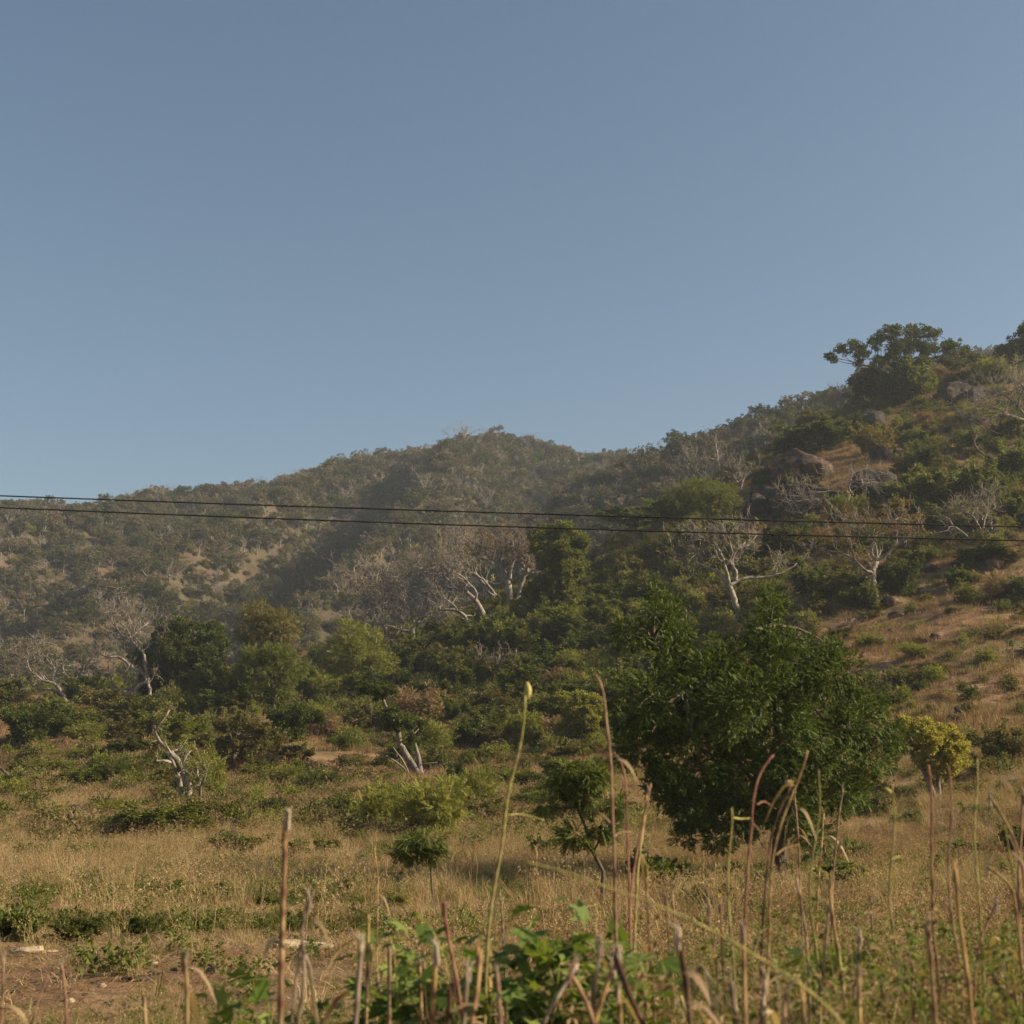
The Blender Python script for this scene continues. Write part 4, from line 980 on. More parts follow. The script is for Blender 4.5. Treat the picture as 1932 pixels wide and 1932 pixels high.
SKY = [  # crest trees that can be told apart: foot, width in the photograph
    (872, 846, 78, 'bare', 0.75, "wide bare umbrella-shaped tree on the summit of the far hill"),
    (935, 845, 54, 'leafy', 0.95, "dark rounded tree on the far summit next to the bare umbrella-shaped tree"),
    (985, 848, 36, 'leafy', 0.8, "flat-topped dark tree second down the right flank of the far summit"),
    (1005, 846, 30, 'leafy', 0.9, "small dark tree leaning over the right flank of the far summit"),
    (1060, 858, 40, 'leafy', 0.8, "flat dark tree on the saddle side of the far summit"),
    (1095, 868, 46, 'bare', 0.7, "greyish bare tree on the saddle between the two far ridges"),
    (805, 851, 30, 'bare', 0.9, "little bare tree by the orange rocks on the far skyline"),
    (828, 850, 18, 'leafy', 0.9, "tiny dark tree between the bare trees of the far summit"),
    (737, 866, 36, 'bare', 0.8, "thin bare tree on the far skyline beside a flat dark crown"),
    (708, 866, 54, 'leafy', 0.55, "flat wide dark tree on the shoulder of the far skyline"),
    (660, 880, 50, 'leafy', 0.6, "low dark tree at the start of the far shoulder"),
    (625, 895, 40, 'leafy', 1.0, "dense dark tree on the bulge of the far skyline"),
    (497, 925, 44, 'leafy', 0.75, "dark tree standing clear on the far skyline above the wires"),
    (530, 923, 34, 'bare', 0.8, "thin grey tree beside the dark one clear on the far skyline"),
    (418, 938, 30, 'leafy', 0.8, "small dark tree on the low far skyline, next above the wire"),
    (370, 948, 36, 'leafy', 0.75, "round green tree on the low far skyline where the wire meets the ridge"),
    (338, 950, 30, 'leafy', 0.8, "dull green tree beside the round one on the low far skyline"),
    (297, 950, 40, 'leafy', 0.5, "flat olive tree on the low far skyline"),
]
for u, v, w, k, hs, lab in SKY:
    p = None; vv = v
    while p is None: p = hit(u, vv, FAR); vv += 2
    hill_tree(k, p, w * p[1] / F0, lab, None, rng, hs)
r = np.random.default_rng(5)
pts_far = []
def visible_far(p):
    d = Vector(p) + Vector((0, 0, 3)) - Vector(EYE); L = d.length; d.normalize()
    return all(b.ray_cast(Vector(EYE), d, L - 6)[0] is None for b in (near_bvh, hill_bvh, spur_bvh))
far_pts = []
while len(far_pts) < 13500:
    Y = math.sqrt(r.uniform(300 ** 2, 700 ** 2)); x_ = r.uniform(-0.47, 0.40) * Y
    z_ = drop(x_, Y, FAR)
    if z_ is None: continue
    far_pts.append((x_, Y, z_))
far_pts = np.array(far_pts)
clump = fbm2(far_pts[:, 0] / 35, far_pts[:, 1] / 35, 41)
valley = ((far_pts[:, 0] + 0.20 * (650 - far_pts[:, 1]) + 22 * fbm2(far_pts[:, 0] / 120, far_pts[:, 1] / 120, 21)) / 74.0) % 1.0
dens = 0.88 + 0.40 * clump + 0.35 * (np.abs(valley - 0.5) < 0.2)
keep = r.random(len(far_pts)) < dens
far_pts = far_pts[keep]
kind = np.where(r.random(len(far_pts)) < 0.62, 0, np.where(r.random(len(far_pts)) < 0.42, 1, 2))
size = np.where(kind == 2, r.uniform(2.5, 4.8, len(far_pts)), r.uniform(4.6, 9.0, len(far_pts)))
order = np.argsort(-size / far_pts[:, 1]); used = np.zeros(len(far_pts), bool); cnt = [0, 0]
for i in order:
    if cnt[0] >= 215 and cnt[1] >= 40: break
    q = 0 if kind[i] != 2 else 1
    if cnt[q] >= (215, 40)[q] or not visible_far(far_pts[i]): continue
    x_, Y, z_ = far_pts[i]
    if abs(x_ / Y) > 0.36: continue
    on = "nearer wooded spur" if Y < 455 and drop(x_, Y, (spur_bvh,)) is not None and drop(x_, Y, (spur_bvh,)) >= z_ - 0.01 else "far hazy hillside"
    ks = ('leafy', 'bare', 'low')[kind[i]]
    lab = {'leafy': "hazy grey-green tree among many on the ", 'bare': "pale leafless tree among many on the ", 'low': "small hazy shrub between trees on the "}[ks] + on
    hill_tree(ks, far_pts[i], size[i], lab, {'leafy': "green trees", 'bare': "leafless trees", 'low': "shrubs"}[ks] + " on the " + on, r, r.uniform(0.75, 1.0))
    used[i] = True; cnt[q] += 1

# ------------------------------------------------------------------ ground cover (uncountable): one object per sort
def scatter(name, pts, scale, meshes, label, tilt=0.1, r=rng, zs=None):
    n = len(pts)
    me = bpy.data.meshes.new(name); me.vertices.add(n); me.vertices.foreach_set("co", np.asarray(pts, np.float32).ravel())
    rot = np.stack([r.normal(0, tilt, n), r.normal(0, tilt, n), r.uniform(0, 6.283, n)], 1)
    scl = np.stack([scale, scale, scale * (r.uniform(0.75, 1.2, n) if zs is None else zs)], 1)
    for nm, a in (("rot", rot), ("scl", scl)):
        at = me.attributes.new(nm, 'FLOAT_VECTOR', 'POINT'); at.data.foreach_set("vector", a.astype(np.float32).ravel())
    at = me.attributes.new("pick", 'INT', 'POINT'); at.data.foreach_set("value", r.integers(0, len(meshes), n).astype(np.int32))
    o = obj(name, me)
    c = bpy.data.collections.new(name + "_kinds")
    for k, m in enumerate(meshes): c.objects.link(bpy.data.objects.new(f"{name}_kind_{k}", m))
    g = bpy.data.node_groups.new(name, 'GeometryNodeTree')
    g.interface.new_socket("Geometry", in_out='INPUT', socket_type='NodeSocketGeometry'); g.interface.new_socket("Geometry", in_out='OUTPUT', socket_type='NodeSocketGeometry')
    n_, l_ = g.nodes, g.links
    gi, go = n_.new("NodeGroupInput"), n_.new("NodeGroupOutput")
    ci = n_.new("GeometryNodeCollectionInfo"); ci.inputs["Collection"].default_value = c; ci.inputs["Separate Children"].default_value = True; ci.inputs["Reset Children"].default_value = True
    ip = n_.new("GeometryNodeInstanceOnPoints"); ip.inputs["Pick Instance"].default_value = True
    def attr(nm, ty):
        a = n_.new("GeometryNodeInputNamedAttribute"); a.data_type = ty; a.inputs["Name"].default_value = nm; return a.outputs[0]
    l_.new(gi.outputs[0], ip.inputs["Points"]); l_.new(ci.outputs[0], ip.inputs["Instance"])
    l_.new(attr("pick", 'INT'), ip.inputs["Instance Index"])
    er = n_.new("FunctionNodeEulerToRotation"); l_.new(attr("rot", 'FLOAT_VECTOR'), er.inputs[0]); l_.new(er.outputs[0], ip.inputs["Rotation"])
    l_.new(attr("scl", 'FLOAT_VECTOR'), ip.inputs["Scale"]); l_.new(ip.outputs[0], go.inputs[0])
    md = o.modifiers.new("scatter", 'NODES'); md.node_group = g
    return tag(o, label, None, None, 'stuff')

def tuft(mt, n, h, spread, width, lean, seed, heads=None, flat=False):
    r = np.random.default_rng(2000 + seed); b = MB()
    a = r.uniform(0, 6.283, n); q = spread * np.sqrt(r.uniform(0, 1, n))
    base = np.stack([np.cos(a) * q, np.sin(a) * q, np.full(n, -0.03)], 1)
    a2 = a + r.normal(0, 0.9, n); ln = np.abs(r.normal(lean, lean * 0.5, n)); hh = h * r.uniform(0.5, 1.1, n)
    out = np.stack([np.cos(a2), np.sin(a2), np.zeros(n)], 1); side = np.stack([-np.sin(a2 + r.normal(0, 1, n)), np.cos(a2), np.zeros(n)], 1)
    if flat: base[:, 2] = r.uniform(0.0, 0.06, n); up = np.stack([np.zeros(n), np.zeros(n), r.normal(0.0, 0.12, n)], 1)
    else: up = np.stack([np.zeros(n), np.zeros(n), np.ones(n)], 1)
    P0, P1, P2 = base, base + (up * 0.5 + out * (ln * 0.25)[:, None]) * hh[:, None], base + (up * 0.93 + out * (ln * 0.95)[:, None]) * hh[:, None]
    w = width * r.uniform(0.6, 1.3, n)[:, None] * 0.5
    v = np.stack([P0 - side * w, P0 + side * w, P1 + side * w * 0.8, P1 - side * w * 0.8, P2], 1)
    b.add(v.reshape(-1, 3)[:, :], (np.array([[0, 1, 2, 3]])[None] + (np.arange(n) * 5)[:, None, None]).reshape(-1, 4))
    b.f.append(((np.array([[3, 2, 4]])[None] + (np.arange(n) * 5)[:, None, None]).reshape(-1, 3))); b.mi.append(0)
    if heads:
        m = int(n * min(heads[2], 1)); sel = r.choice(n, m, replace=False)
        pp = np.concatenate([P2[sel] * (1 - f_) + P1[sel] * f_ for f_ in ((0, 0.4) if heads[2] <= 1 else (0, 0.15, 0.3, 0.45, 0.6, 0.75, 0.9))]); pp = pp + r.normal(0, heads[1] * 0.4, pp.shape)
        stamp(b, T[heads[3]], pp, r.normal(0, 1, pp.shape) + np.array([0, 0, 0.5]), heads[1] * r.uniform(0.6, 1.4, len(pp)), r, mi=1)
    return b.mesh("tuft", [M[mt], M[heads[0]]] if heads else M[mt])

def forb(mt, n, w, h, size, tpl, seed):
    r = np.random.default_rng(2600 + seed); b = MB()
    p = np.stack([r.normal(0, w * 0.4, n), r.normal(0, w * 0.4, n), np.abs(r.normal(h * 0.5, h * 0.3, n))], 1)
    d = unit(p * np.array([1, 1, 0.3]) + r.normal(0, 0.3 * w, (n, 3)) + np.array([0, 0, 0.2 * w]))
    stamp(b, T[tpl], p, d, size * r.uniform(0.6, 1.4, n), r)
    return b.mesh("forb", M[mt])

def area_pts(n, y0, y1, s0, s1, r, mask=None, lim=None):
    out = []
    while len(out) < n:
        m = n * 2
        Y = np.sqrt(r.uniform(y0 ** 2, y1 ** 2, m)); X = r.uniform(s0, s1, m) * Y
        if mask is not None:
            k = r.random(m) < mask(X, Y); X, Y = X[k], Y[k]
        for x_, y_ in zip(X, Y):
            z_ = drop(x_, y_)
            if z_ is not None: out.append((x_, y_, z_))
            if len(out) >= n: break
    return np.array(out)
r = np.random.default_rng(8)
DRY = [tuft('straw', 60, 0.40, 0.24, 0.007, 0.75, k) for k in range(4)] + [tuft('straw', 26, 0.66, 0.16, 0.006, 0.42, 10 + k, ('straw', 0.03, 1.0, 'long')) for k in range(2)]
GRN = [tuft('greengrass', 34, 0.36, 0.2, 0.010, 0.6, 20 + k) for k in range(3)]
BRN = [tuft('brownweed', 16, 0.42, 0.16, 0.008, 0.35, 30 + k, ('brownweed', 0.035, 1.0, 'leafy')) for k in range(3)]
LIT = [tuft('straw', 26, 0.42, 0.30, 0.010, 1.0, 40 + k, flat=True) for k in range(3)] + [tuft('brownweed', 18, 0.36, 0.30, 0.014, 1.0, 45 + k, flat=True) for k in range(2)]
PAT = [tuft('slopegrass', 80, 0.5, 0.75, 0.028, 0.5, 50 + k) for k in range(3)] + [tuft('slopegrass', 60, 0.7, 0.6, 0.026, 0.3, 55 + k) for k in range(2)] + [tuft('brownweed', 70, 0.45, 0.7, 0.026, 0.6, 60 + k) for k in range(4)]
FRB = [forb('weed', 40, 0.2, 0.2, 0.04, 'leafy', k) for k in range(3)] + [forb('green', 22, 0.2, 0.16, 0.06, 'round', 5 + k) for k in range(2)]
UND = [forb('green', 70, 0.7, 0.5, 0.13, 'leafy', 20)] + [forb('olive', 70, 0.7, 0.5, 0.13, 'leafy', 25 + k) for k in range(2)] + [forb('brownweed', 60, 0.6, 0.6, 0.15, 'fine', 30 + k) for k in range(2)] + [forb('feathery', 60, 0.6, 0.4, 0.13, 'leafy', 32)]
def bare(X, Y):      # the open soil and sandy strips of the field
    s = X / Y
    soil = (Y < 24.5) * np.clip((-0.02 - s) * 9, 0, 1)
    sand = np.exp(-((Y - 29.5) / 3.2) ** 2) * np.clip((0.16 - s) * 8, 0, 1)
    return np.clip(soil + sand, 0, 1)
def nz(X, Y, sc_, sd_, lo=-0.1, hi=0.35): return np.clip((fbm2(X / sc_, Y / sc_, sd_) - lo) / (hi - lo), 0, 1)
p = area_pts(15000, 24, 95, -0.46, 0.46, r, lambda X, Y: (0.08 + 0.92 * nz(X, Y, 3.5, 51, -0.3, 0.3)) * (1 - 0.93 * bare(X, Y)))
scatter("grass", p, r.uniform(0.6, 1.35, len(p)), DRY, "tall dry straw-coloured grass over the field and lower slope")
p = area_pts(1100, 11, 24, -0.46, 0.46, r, lambda X, Y: (0.2 + 0.8 * nz(X, Y, 3, 52)) * (1 - 0.9 * bare(X, Y)))
scatter("grass", p, r.uniform(0.45, 1.0, len(p)), DRY, "dry straw-coloured grass at the near end of the field")
p = area_pts(13000, 13, 95, -0.46, 0.46, r, lambda X, Y: nz(X, Y, 6, 53, 0, 0.4) * (1 - 0.96 * bare(X, Y)))
scatter("grass", p, r.uniform(0.6, 1.2, len(p)), GRN, "fading green grass patches in the dry field")
p = area_pts(3400, 13, 60, -0.1, 0.46, r, lambda X, Y: nz(X, Y, 5, 54, -0.3, 0.2) * np.clip(X / Y * 7 + 0.25, 0.05, 1))
scatter("undergrowth", p, r.uniform(0.6, 1.25, len(p)), BRN, "red-brown seeding weeds on the open side of the field")
TUS = [tuft('straw', 90, 0.85, 0.22, 0.006, 0.62, 110 + k) for k in range(3)]
p = area_pts(1000, 16, 80, -0.46, 0.46, r, lambda X, Y: nz(X, Y, 6, 59, -0.1, 0.3) * (1 - 0.97 * bare(X, Y)))
scatter("grass", p, r.uniform(0.7, 1.25, len(p)), TUS, "taller wispy straw tussocks among the field grass")
p = area_pts(4200, 11, 33, -0.46, 0.3, r, lambda X, Y: 0.15 + 0.85 * bare(X, Y))
PEB = []
for k in range(4):
    V, F = ICO[2]; q = V * np.array([1, 0.8, 0.6]) * (1 + 0.25 * noise3(V * 1.9 + k * 5, 2))[:, None]; b = MB(); b.add(q * 0.05, F); PEB.append(b.mesh("pebble", M['rock_pale' if k == 0 else 'rock' if k < 3 else 'rock_dark']))
pp_ = area_pts(900, 12, 30, -0.46, 0.2, r, lambda X, Y: 0.05 + 0.95 * bare(X, Y))
scatter("pebbles", pp_, r.uniform(0.25, 1.0, len(pp_)) ** 2 * 1.4, PEB, "pebbles and clods strewn over the bare soil", zs=np.ones(len(pp_)))
scatter("litter", p, r.uniform(0.5, 1.3, len(p)), LIT, "broken straw and stalk litter on the bare soil", tilt=0.05, zs=np.ones(len(p)))
p = area_pts(5200, 12, 75, -0.46, 0.46, r, lambda X, Y: nz(X, Y, 4, 55, -0.1, 0.4) * (1 - 0.9 * bare(X, Y)))
scatter("weeds", p, r.uniform(0.7, 1.8, len(p)), FRB, "small green herbs between the grass tufts")
p = area_pts(44000, 80, 290, -0.47, 0.47, r, lambda X, Y: 0.4 + 0.6 * nz(X, Y, 14, 56))
scatter("grass", p, r.uniform(0.6, 1.3, len(p)), PAT, "dry brown grass covering the slopes of the near hill")
def scrub(X, Y):
    s = X / Y; a = np.where(s < 0.12, np.clip((Y - 124) / 18, 0, 0.5), np.where(Y > 168, 0.48, 0.16))
    a = np.where((s > -0.02) & (s < 0.2) & (Y > 105), 0.95, a)
    open_ = ((s > 0.155) & (s < 0.29) & (Y > 184) & (Y < 226)) | ((s < -0.25) & (Y > 118) & (Y < 178)) | ((s > 0.215) & (s < 0.32) & (Y > 112) & (Y < 141))
    a = np.where(open_, 0.04, a)
    return np.where(open_, a, 1) * np.maximum(a, np.clip((Y - 56) / 30, 0, 0.34)) * (0.35 + 0.65 * nz(X, Y, 11, 58, -0.35, 0.15))
BIG = [forb(k_, 330, 0.85, 1.15, 0.17, t_, 40 + i) for i, (k_, t_) in enumerate((('dense', 'leafy'), ('green', 'leafy'), ('olive', 'leafy'), ('feathery', 'leafy'), ('feathery', 'fine'), ('olive', 'round'), ('green', 'round')))] + [tuft('brownweed', 40, 1.1, 0.4, 0.025, 0.5, 70)]
p = area_pts(7600, 62, 285, -0.47, 0.47, r, scrub)
scatter("undergrowth", p, r.uniform(0.5, 1.35, len(p)) * np.clip(p[:, 1] / 140, 0.6, 1.1) * np.where((p[:, 1] > 205) & (p[:, 0] / p[:, 1] < 0.2), 0.6, 1), BIG, "tangled scrub filling the gaps between the slope shrubs and trees")
p = area_pts(15000, 58, 290, -0.47, 0.47, r, lambda X, Y: np.where((X / Y > 0.155) & (X / Y < 0.29) & (Y > 184) & (Y < 226), 0.1, 1) * nz(X, Y, 10, 57, -0.02, 0.32) * np.where(X / Y > 0.2, np.clip((Y - 160) / 40, 0.18, 1), 1))
p = p[:9000]
scatter("undergrowth", p, r.uniform(0.6, 1.5, len(p)), UND, "low mixed undergrowth between the shrubs of the slopes")
rest = far_pts[~used]; ks = kind[~used]; sz = size[~used]
for k, nm in enumerate(('leafy', 'bare', 'low')):
    m = ks == k
    scatter("woodland", rest[m] - np.array([0, 0, 0.15]), sz[m], HP[nm], {'leafy': "hazy green dry forest covering the far hill", 'bare': "hazy leafless trees mixed through the far forest", 'low': "scrub layer of the far hazy forest"}[nm], tilt=0.04, r=r)
hp2 = []
while len(hp2) < 20000:
    Y = math.sqrt(r.uniform(300 ** 2, 690 ** 2)); x_ = r.uniform(-0.45, 0.38) * Y; z_ = drop(x_, Y, FAR)
    if z_ is not None: hp2.append((x_, Y, z_))
hp2 = np.array(hp2)
scatter("grass", hp2, r.uniform(1.0, 2.2, len(hp2)), PAT[:3] + UND + BIG[1:6], "dry grass and brush on the soil of the far hill", r=r)

# ------------------------------------------------------------------ power line and bird
def cable(pix, Y, label):
    a = np.array(pix, float); c = np.polyfit(a[:, 0], a[:, 1], 2)
    us = np.linspace(-2600, 4200, 60)
    lin = np.clip(us, -400, 2400); vv = np.polyval(c, lin) + (2 * c[0] * lin + c[1]) * (us - lin)
    pts = np.array([P(u, v, Y) for u, v in zip(us, vv)])
    b = MB(); tube(b, pts, np.full(60, 0.0075), 8)
    return tag(b.build("cable", M['cable'], smooth=True), label, "cable")
cable([(0, 935.4), (644, 958), (1288, 977.7), (1932, 994)], 14.0, "upper thin black overhead wire crossing in front of the hills")
cable([(0, 957.7), (644, 983), (1288, 1003.7), (1932, 1020)], 14.0, "lower thin black overhead wire running under the upper one")
bp = P(1378, 685, 600)
b = MB()
V, F = ICO[3]; q = V * np.array([0.22, 0.075, 0.07]); q[:, 2] += 0.03 * (V[:, 0] > 0.6); b.add(q + bp * 0, F)
for sg in (-1, 1):
    x_ = np.array([[0.07, 0, 0], [0.10, 0.20, 0.07], [0.02, 0.42, 0.04], [-0.02, 0.44, 0.035], [-0.05, 0.2, 0.06], [-0.08, 0, 0]]); x_[:, 1] *= sg
    b.add(np.concatenate([x_, x_ - np.array([0, 0, 0.012])]), [[0, 1, 4, 5], [1, 2, 3, 4], [6, 7, 10, 11], [7, 8, 9, 10]])
b.add([[-0.18, 0.015, 0], [-0.34, 0.06, 0.0], [-0.34, -0.06, 0.0], [-0.18, -0.015, 0]], [[0, 1, 2, 3]])
o = b.build("bird", M['feather']); o.location = bp; o.rotation_euler = (0.1, 0, 2.6)
tag(o, "tiny dark bird in flight alone in the clear sky", "bird")

# ------------------------------------------------------------------ weed stalks close by
def stalk_mat(nm, c1, c2, node):
    a, b_ = np.array(c1), np.array(c2)
    return noise_mat(nm, [(0.30, tuple(a * 0.55)), (0.45, c1), (0.58, c2), (0.72, tuple(b_ * 1.15))], scale=5, detail=8, bump=0.35, dist=0.004, stretch=(5, 5, 1), tone=node, objvar=0.12, second=(3.0, 0.48, 0.62, tuple((a + b_) * 0.22 + np.array([0.10, 0.078, 0.045]))))
SM = {'green': stalk_mat("green_stalk", (0.23, 0.21, 0.06), (0.40, 0.34, 0.12), (0.16, 0.13, 0.05)), 'red': stalk_mat("reddish_stalk", (0.19, 0.082, 0.058), (0.30, 0.16, 0.095), (0.14, 0.06, 0.045)),
      'straw': stalk_mat("straw_stalk", (0.30, 0.18, 0.07), (0.46, 0.32, 0.13), (0.13, 0.075, 0.045)), 'brown': stalk_mat("brown_stalk", (0.07, 0.035, 0.022), (0.16, 0.09, 0.055), (0.04, 0.025, 0.018)),
      'grey': stalk_mat("weathered_stalk", (0.19, 0.14, 0.10), (0.34, 0.27, 0.20), (0.10, 0.07, 0.05)), 'ring': stalk_mat("ringed_stalk", (0.20, 0.115, 0.055), (0.33, 0.225, 0.11), (0.085, 0.032, 0.02)),
      'pink': stalk_mat("pinkish_stalk", (0.23, 0.135, 0.085), (0.36, 0.235, 0.135), (0.15, 0.08, 0.055))}
SEEDN = [0]
def stalk_tube(b, pts, r0, r1, sides=8, nodes=0.10, rr=None):
    rr = rr or np.random.default_rng(7)
    pts = np.asarray(pts); L = np.concatenate([[0], np.cumsum(np.linalg.norm(np.diff(pts, axis=0), axis=1))])
    n = max(10, int(L[-1] / 0.012)); n = min(n, 240); t = np.linspace(0, L[-1], n)
    q = np.stack([np.interp(t, L, pts[:, k]) for k in range(3)], 1)
    ker = max(3, int(n / 14)) | 1; pad = np.concatenate([np.repeat(q[:1], ker // 2, 0) , q, np.repeat(q[-1:], ker // 2, 0)])
    q = q + 0
    sm = np.stack([np.convolve(pad[:, k], np.ones(ker) / ker, 'valid') for k in range(3)], 1); sm[0], sm[-1] = q[0], q[-1]
    rad = np.linspace(r0, r1, n); tone = np.zeros(n)
    if nodes:
        pos = np.cumsum(nodes * rr.uniform(0.6, 1.4, int(L[-1] / nodes * 2) + 2))
        for k, z in enumerate(pos[pos < L[-1]]):
            g = np.exp(-((t - z) / (0.016 if nodes > 0.08 else 0.011)) ** 2); rad = rad * (1 + 0.28 * g); tone = np.maximum(tone, g * 0.95)
            if k % 2: sm = sm + (np.maximum(t - z, 0) * (t > z) * np.exp(-np.maximum(t - z, 0) / 0.15))[:, None] * rr.normal(0, 0.035, 3)  # small bend at a joint
    tube(b, sm, rad, sides, tone)
def stalk(label, cr, pts, w, Y, colour, curls=(), pod=None, group=None, nodes=0.10, knob=None, twigs=0, taper=None):
    """pts run from the tip down; the foot is carried on to the soil"""
    SEEDN[0] += 1; rr = np.random.default_rng(4000 + SEEDN[0])
    k = Y / F0
    px = [cr(*q) for q in pts]; lean = rr.normal(0, 0.10)
    w3 = [P(u, v, Y + lean * (i - len(px) + 1) / len(px)) for i, (u, v) in enumerate(px)]
    d = unit(w3[-1] - w3[-2]); d = unit(d * np.array([0.6, 0.6, 1]) + np.array([0, 0, -0.25]))
    g = drop(*w3[-1][:2]); tt = max((w3[-1][2] - g + 0.05) / max(-d[2], 0.2), 0.02)
    foot = w3[-1] + d * tt
    base = np.array([foot[0], foot[1], drop(*foot[:2])])
    t = empty("stalk", base, label, "weed stalk", group)
    allp = np.array([*w3, (w3[-1] + foot) / 2, foot]) - base
    b = MB(); r_top = w * (0.84 if w < 30 else 0.78) / 6 * k
    stalk_tube(b, allp[::-1], r_top * 1.2, r_top * (taper or (0.6 if len(px) > 5 else 0.85)), 8, nodes, rr)
    b.build("stem", SM[colour], t, True)
    for cpts, cw in curls:
        cb = MB(); c3 = np.array([P(*cr(*q), Y + 0.02 * i) - base for i, q in enumerate(cpts)])
        stalk_tube(cb, c3, cw / 6 * k, cw / 6 * k * 0.5, 6, 0, rr); cb.build("side_shoot", SM[colour], t, True)
    for _ in range(twigs):
        i = rr.integers(1, len(w3)); f = rr.random(); p0 = w3[i - 1] * (1 - f) + w3[i] * f - base
        dd = unit(np.array([rr.normal(0, 1), rr.normal(0, 1), rr.uniform(0.2, 1.2)])); L = rr.uniform(0.04, 0.12)
        cb = MB(); stalk_tube(cb, [p0, p0 + dd * L * 0.5, p0 + dd * L + np.array([0, 0, -0.015])], r_top * 0.4, r_top * 0.18, 5, 0, rr); cb.build("side_shoot", SM[colour], t, True)
    if len(px) <= 5 or w >= 28:
        sb_ = MB(); tp = allp[0]
        for _ in range(4):
            dd = unit(np.array([rr.normal(0, 0.2), rr.normal(0, 0.2), 1.0])); L = rr.uniform(0.012, 0.042); o_ = np.array([rr.normal(0, 0.5), rr.normal(0, 0.5), 0]) * r_top
            tube(sb_, [tp + o_ - [0, 0, 0.03], tp + o_ + dd * L * 0.5, tp + o_ + dd * L + np.array([rr.normal(0, 0.012), 0, 0])], [r_top * 0.5, r_top * 0.38, 0.0006], 4)
        sb_.build("torn_sheath", SM[colour if rr.random() < 0.5 else 'grey'], t)
    if len(px) < 8 or rr.random() < 0.5:
        lf = MB()
        for _ in range(rr.integers(1, 4)):
            i = rr.integers(0, len(w3)); p0 = w3[i] - base - np.array([0, 0, rr.uniform(0.02, 0.25)]); L = rr.uniform(0.08, 0.2); a = rr.uniform(0, 6.28)
            q = np.linspace(0, 1, 5)[:, None]; dd = np.array([[math.cos(a), math.sin(a), 0.5]])
            c = p0 + q * L * dd + q * q * np.array([[0, 0, -L * rr.uniform(0.8, 1.6)]]); sw = np.array([[-math.sin(a), math.cos(a), 0.3]]) * (np.sin(q * 2.6 + 0.4) * rr.uniform(0.004, 0.011))
            v = np.stack([c - sw, c + sw], 1).reshape(-1, 3); lf.add(v, [[2 * k_, 2 * k_ + 1, 2 * k_ + 3, 2 * k_ + 2] for k_ in range(4)])
        lf.build("dry_leaf", M['brownweed' if rr.random() < 0.5 else 'straw'], t)
    if pod:
        c0, c1, pw = pod; a0, a1 = P(*cr(*c0), Y - 0.01) - base, P(*cr(*c1), Y - 0.01) - base
        n = 14; tq = np.linspace(0, 1, n)[:, None]; pb = MB()
        tube(pb, a0 * (1 - tq) + a1 * tq + np.sin(tq * 3.14) * np.array([[0.004, 0, 0]]), pw / 6 * k * np.sin(np.clip(tq[:, 0] * 0.92 + 0.06, 0, 1) * 3.14) ** 0.7 + 0.0006, 8)
        pb.build("seed_pod", SM['green'], t, True)
    if knob:
        V, F = ICO[3]; c = P(*cr(*knob[0]), Y) - base; pb = MB(); pb.add(V * knob[1] / 6 * k * (1 + 0.12 * noise3(V * 3, 4))[:, None] + c, F); pb.build("seed_head", SM['pink'], t, True)
    return t

stalk("tall yellow-green stalk topped by one pale upright pod, curving before the slope bushes", C5, [(1048, 70), (1045, 200), (1030, 330), (985, 470), (945, 620), (925, 800), (905, 960), (880, 1080), (855, 1200), (838, 1400), (820, 1700), (815, 1932)], 23, 4.6, 'green',
      [([(940, 752), (1000, 742), (1070, 755), (1145, 778)], 9), ([(908, 806), (850, 788), (755, 792)], 9), ([(938, 692), (905, 670), (880, 690)], 8)], ((1052, 92), (1050, -5), 36), nodes=0.045)
stalk("thick dry stalk ringed with dark joints standing straight over the bare soil", C4, [(1615, 768), (1608, 950), (1597, 1200), (1590, 1400), (1585, 1600), (1580, 1932)], 50, 3.7, 'ring', nodes=0.085)
stalk("forked weathered stalk with a broken elbow tip next to the ringed one", C4, [(1745, 1230), (1715, 1290), (1703, 1350), (1705, 1450), (1718, 1520), (1725, 1600), (1718, 1750), (1690, 1932)], 32, 3.8, 'grey', [([(1726, 1540), (1755, 1620), (1775, 1780), (1800, 1932)], 22), ([(1705, 1480), (1680, 1650), (1650, 1932)], 22)])
stalk("tall thin reddish-brown stalk with curled side shoots left of the big tree", C5, [(1440, -48), (1465, -45), (1480, 0), (1500, 200), (1525, 400), (1530, 650), (1540, 900), (1550, 1200), (1555, 1500), (1565, 1750), (1575, 1932)], 24, 4.8, 'pink', [([(1522, 795), (1470, 740), (1410, 725)], 12), ([(1542, 872), (1580, 845), (1640, 845)], 9)])
stalk("thin pinkish stalk hooked at its top, just beside the tall reddish-brown one", C5, [(1535, 388), (1580, 410), (1608, 480), (1612, 700), (1620, 1000), (1632, 1250), (1640, 1700), (1650, 1932)], 18, 5.0, 'red')
stalk("red slanting stalk meeting the thin pinkish one low down", C5, [(1755, 560), (1742, 650), (1700, 820), (1670, 980), (1650, 1120), (1640, 1260), (1640, 1500)], 19, 5.05, 'red')
stalk("yellow-green slanting stalk just behind the red slanting one", C5, [(1735, 620), (1715, 800), (1690, 960), (1670, 1150), (1660, 1400)], 14, 5.4, 'green')
stalk("dark red stalk bending over at the tip before the big tree crown", C6, [(515, 412), (465, 440), (435, 520), (405, 600), (390, 680), (395, 740), (380, 880), (365, 1020), (350, 1200), (345, 1400), (345, 1600), (355, 1900)], 22, 4.7, 'red', [([(420, 690), (460, 670), (510, 700)], 10), ([(395, 795), (440, 840), (475, 930), (490, 1040), (515, 1075)], 9)])
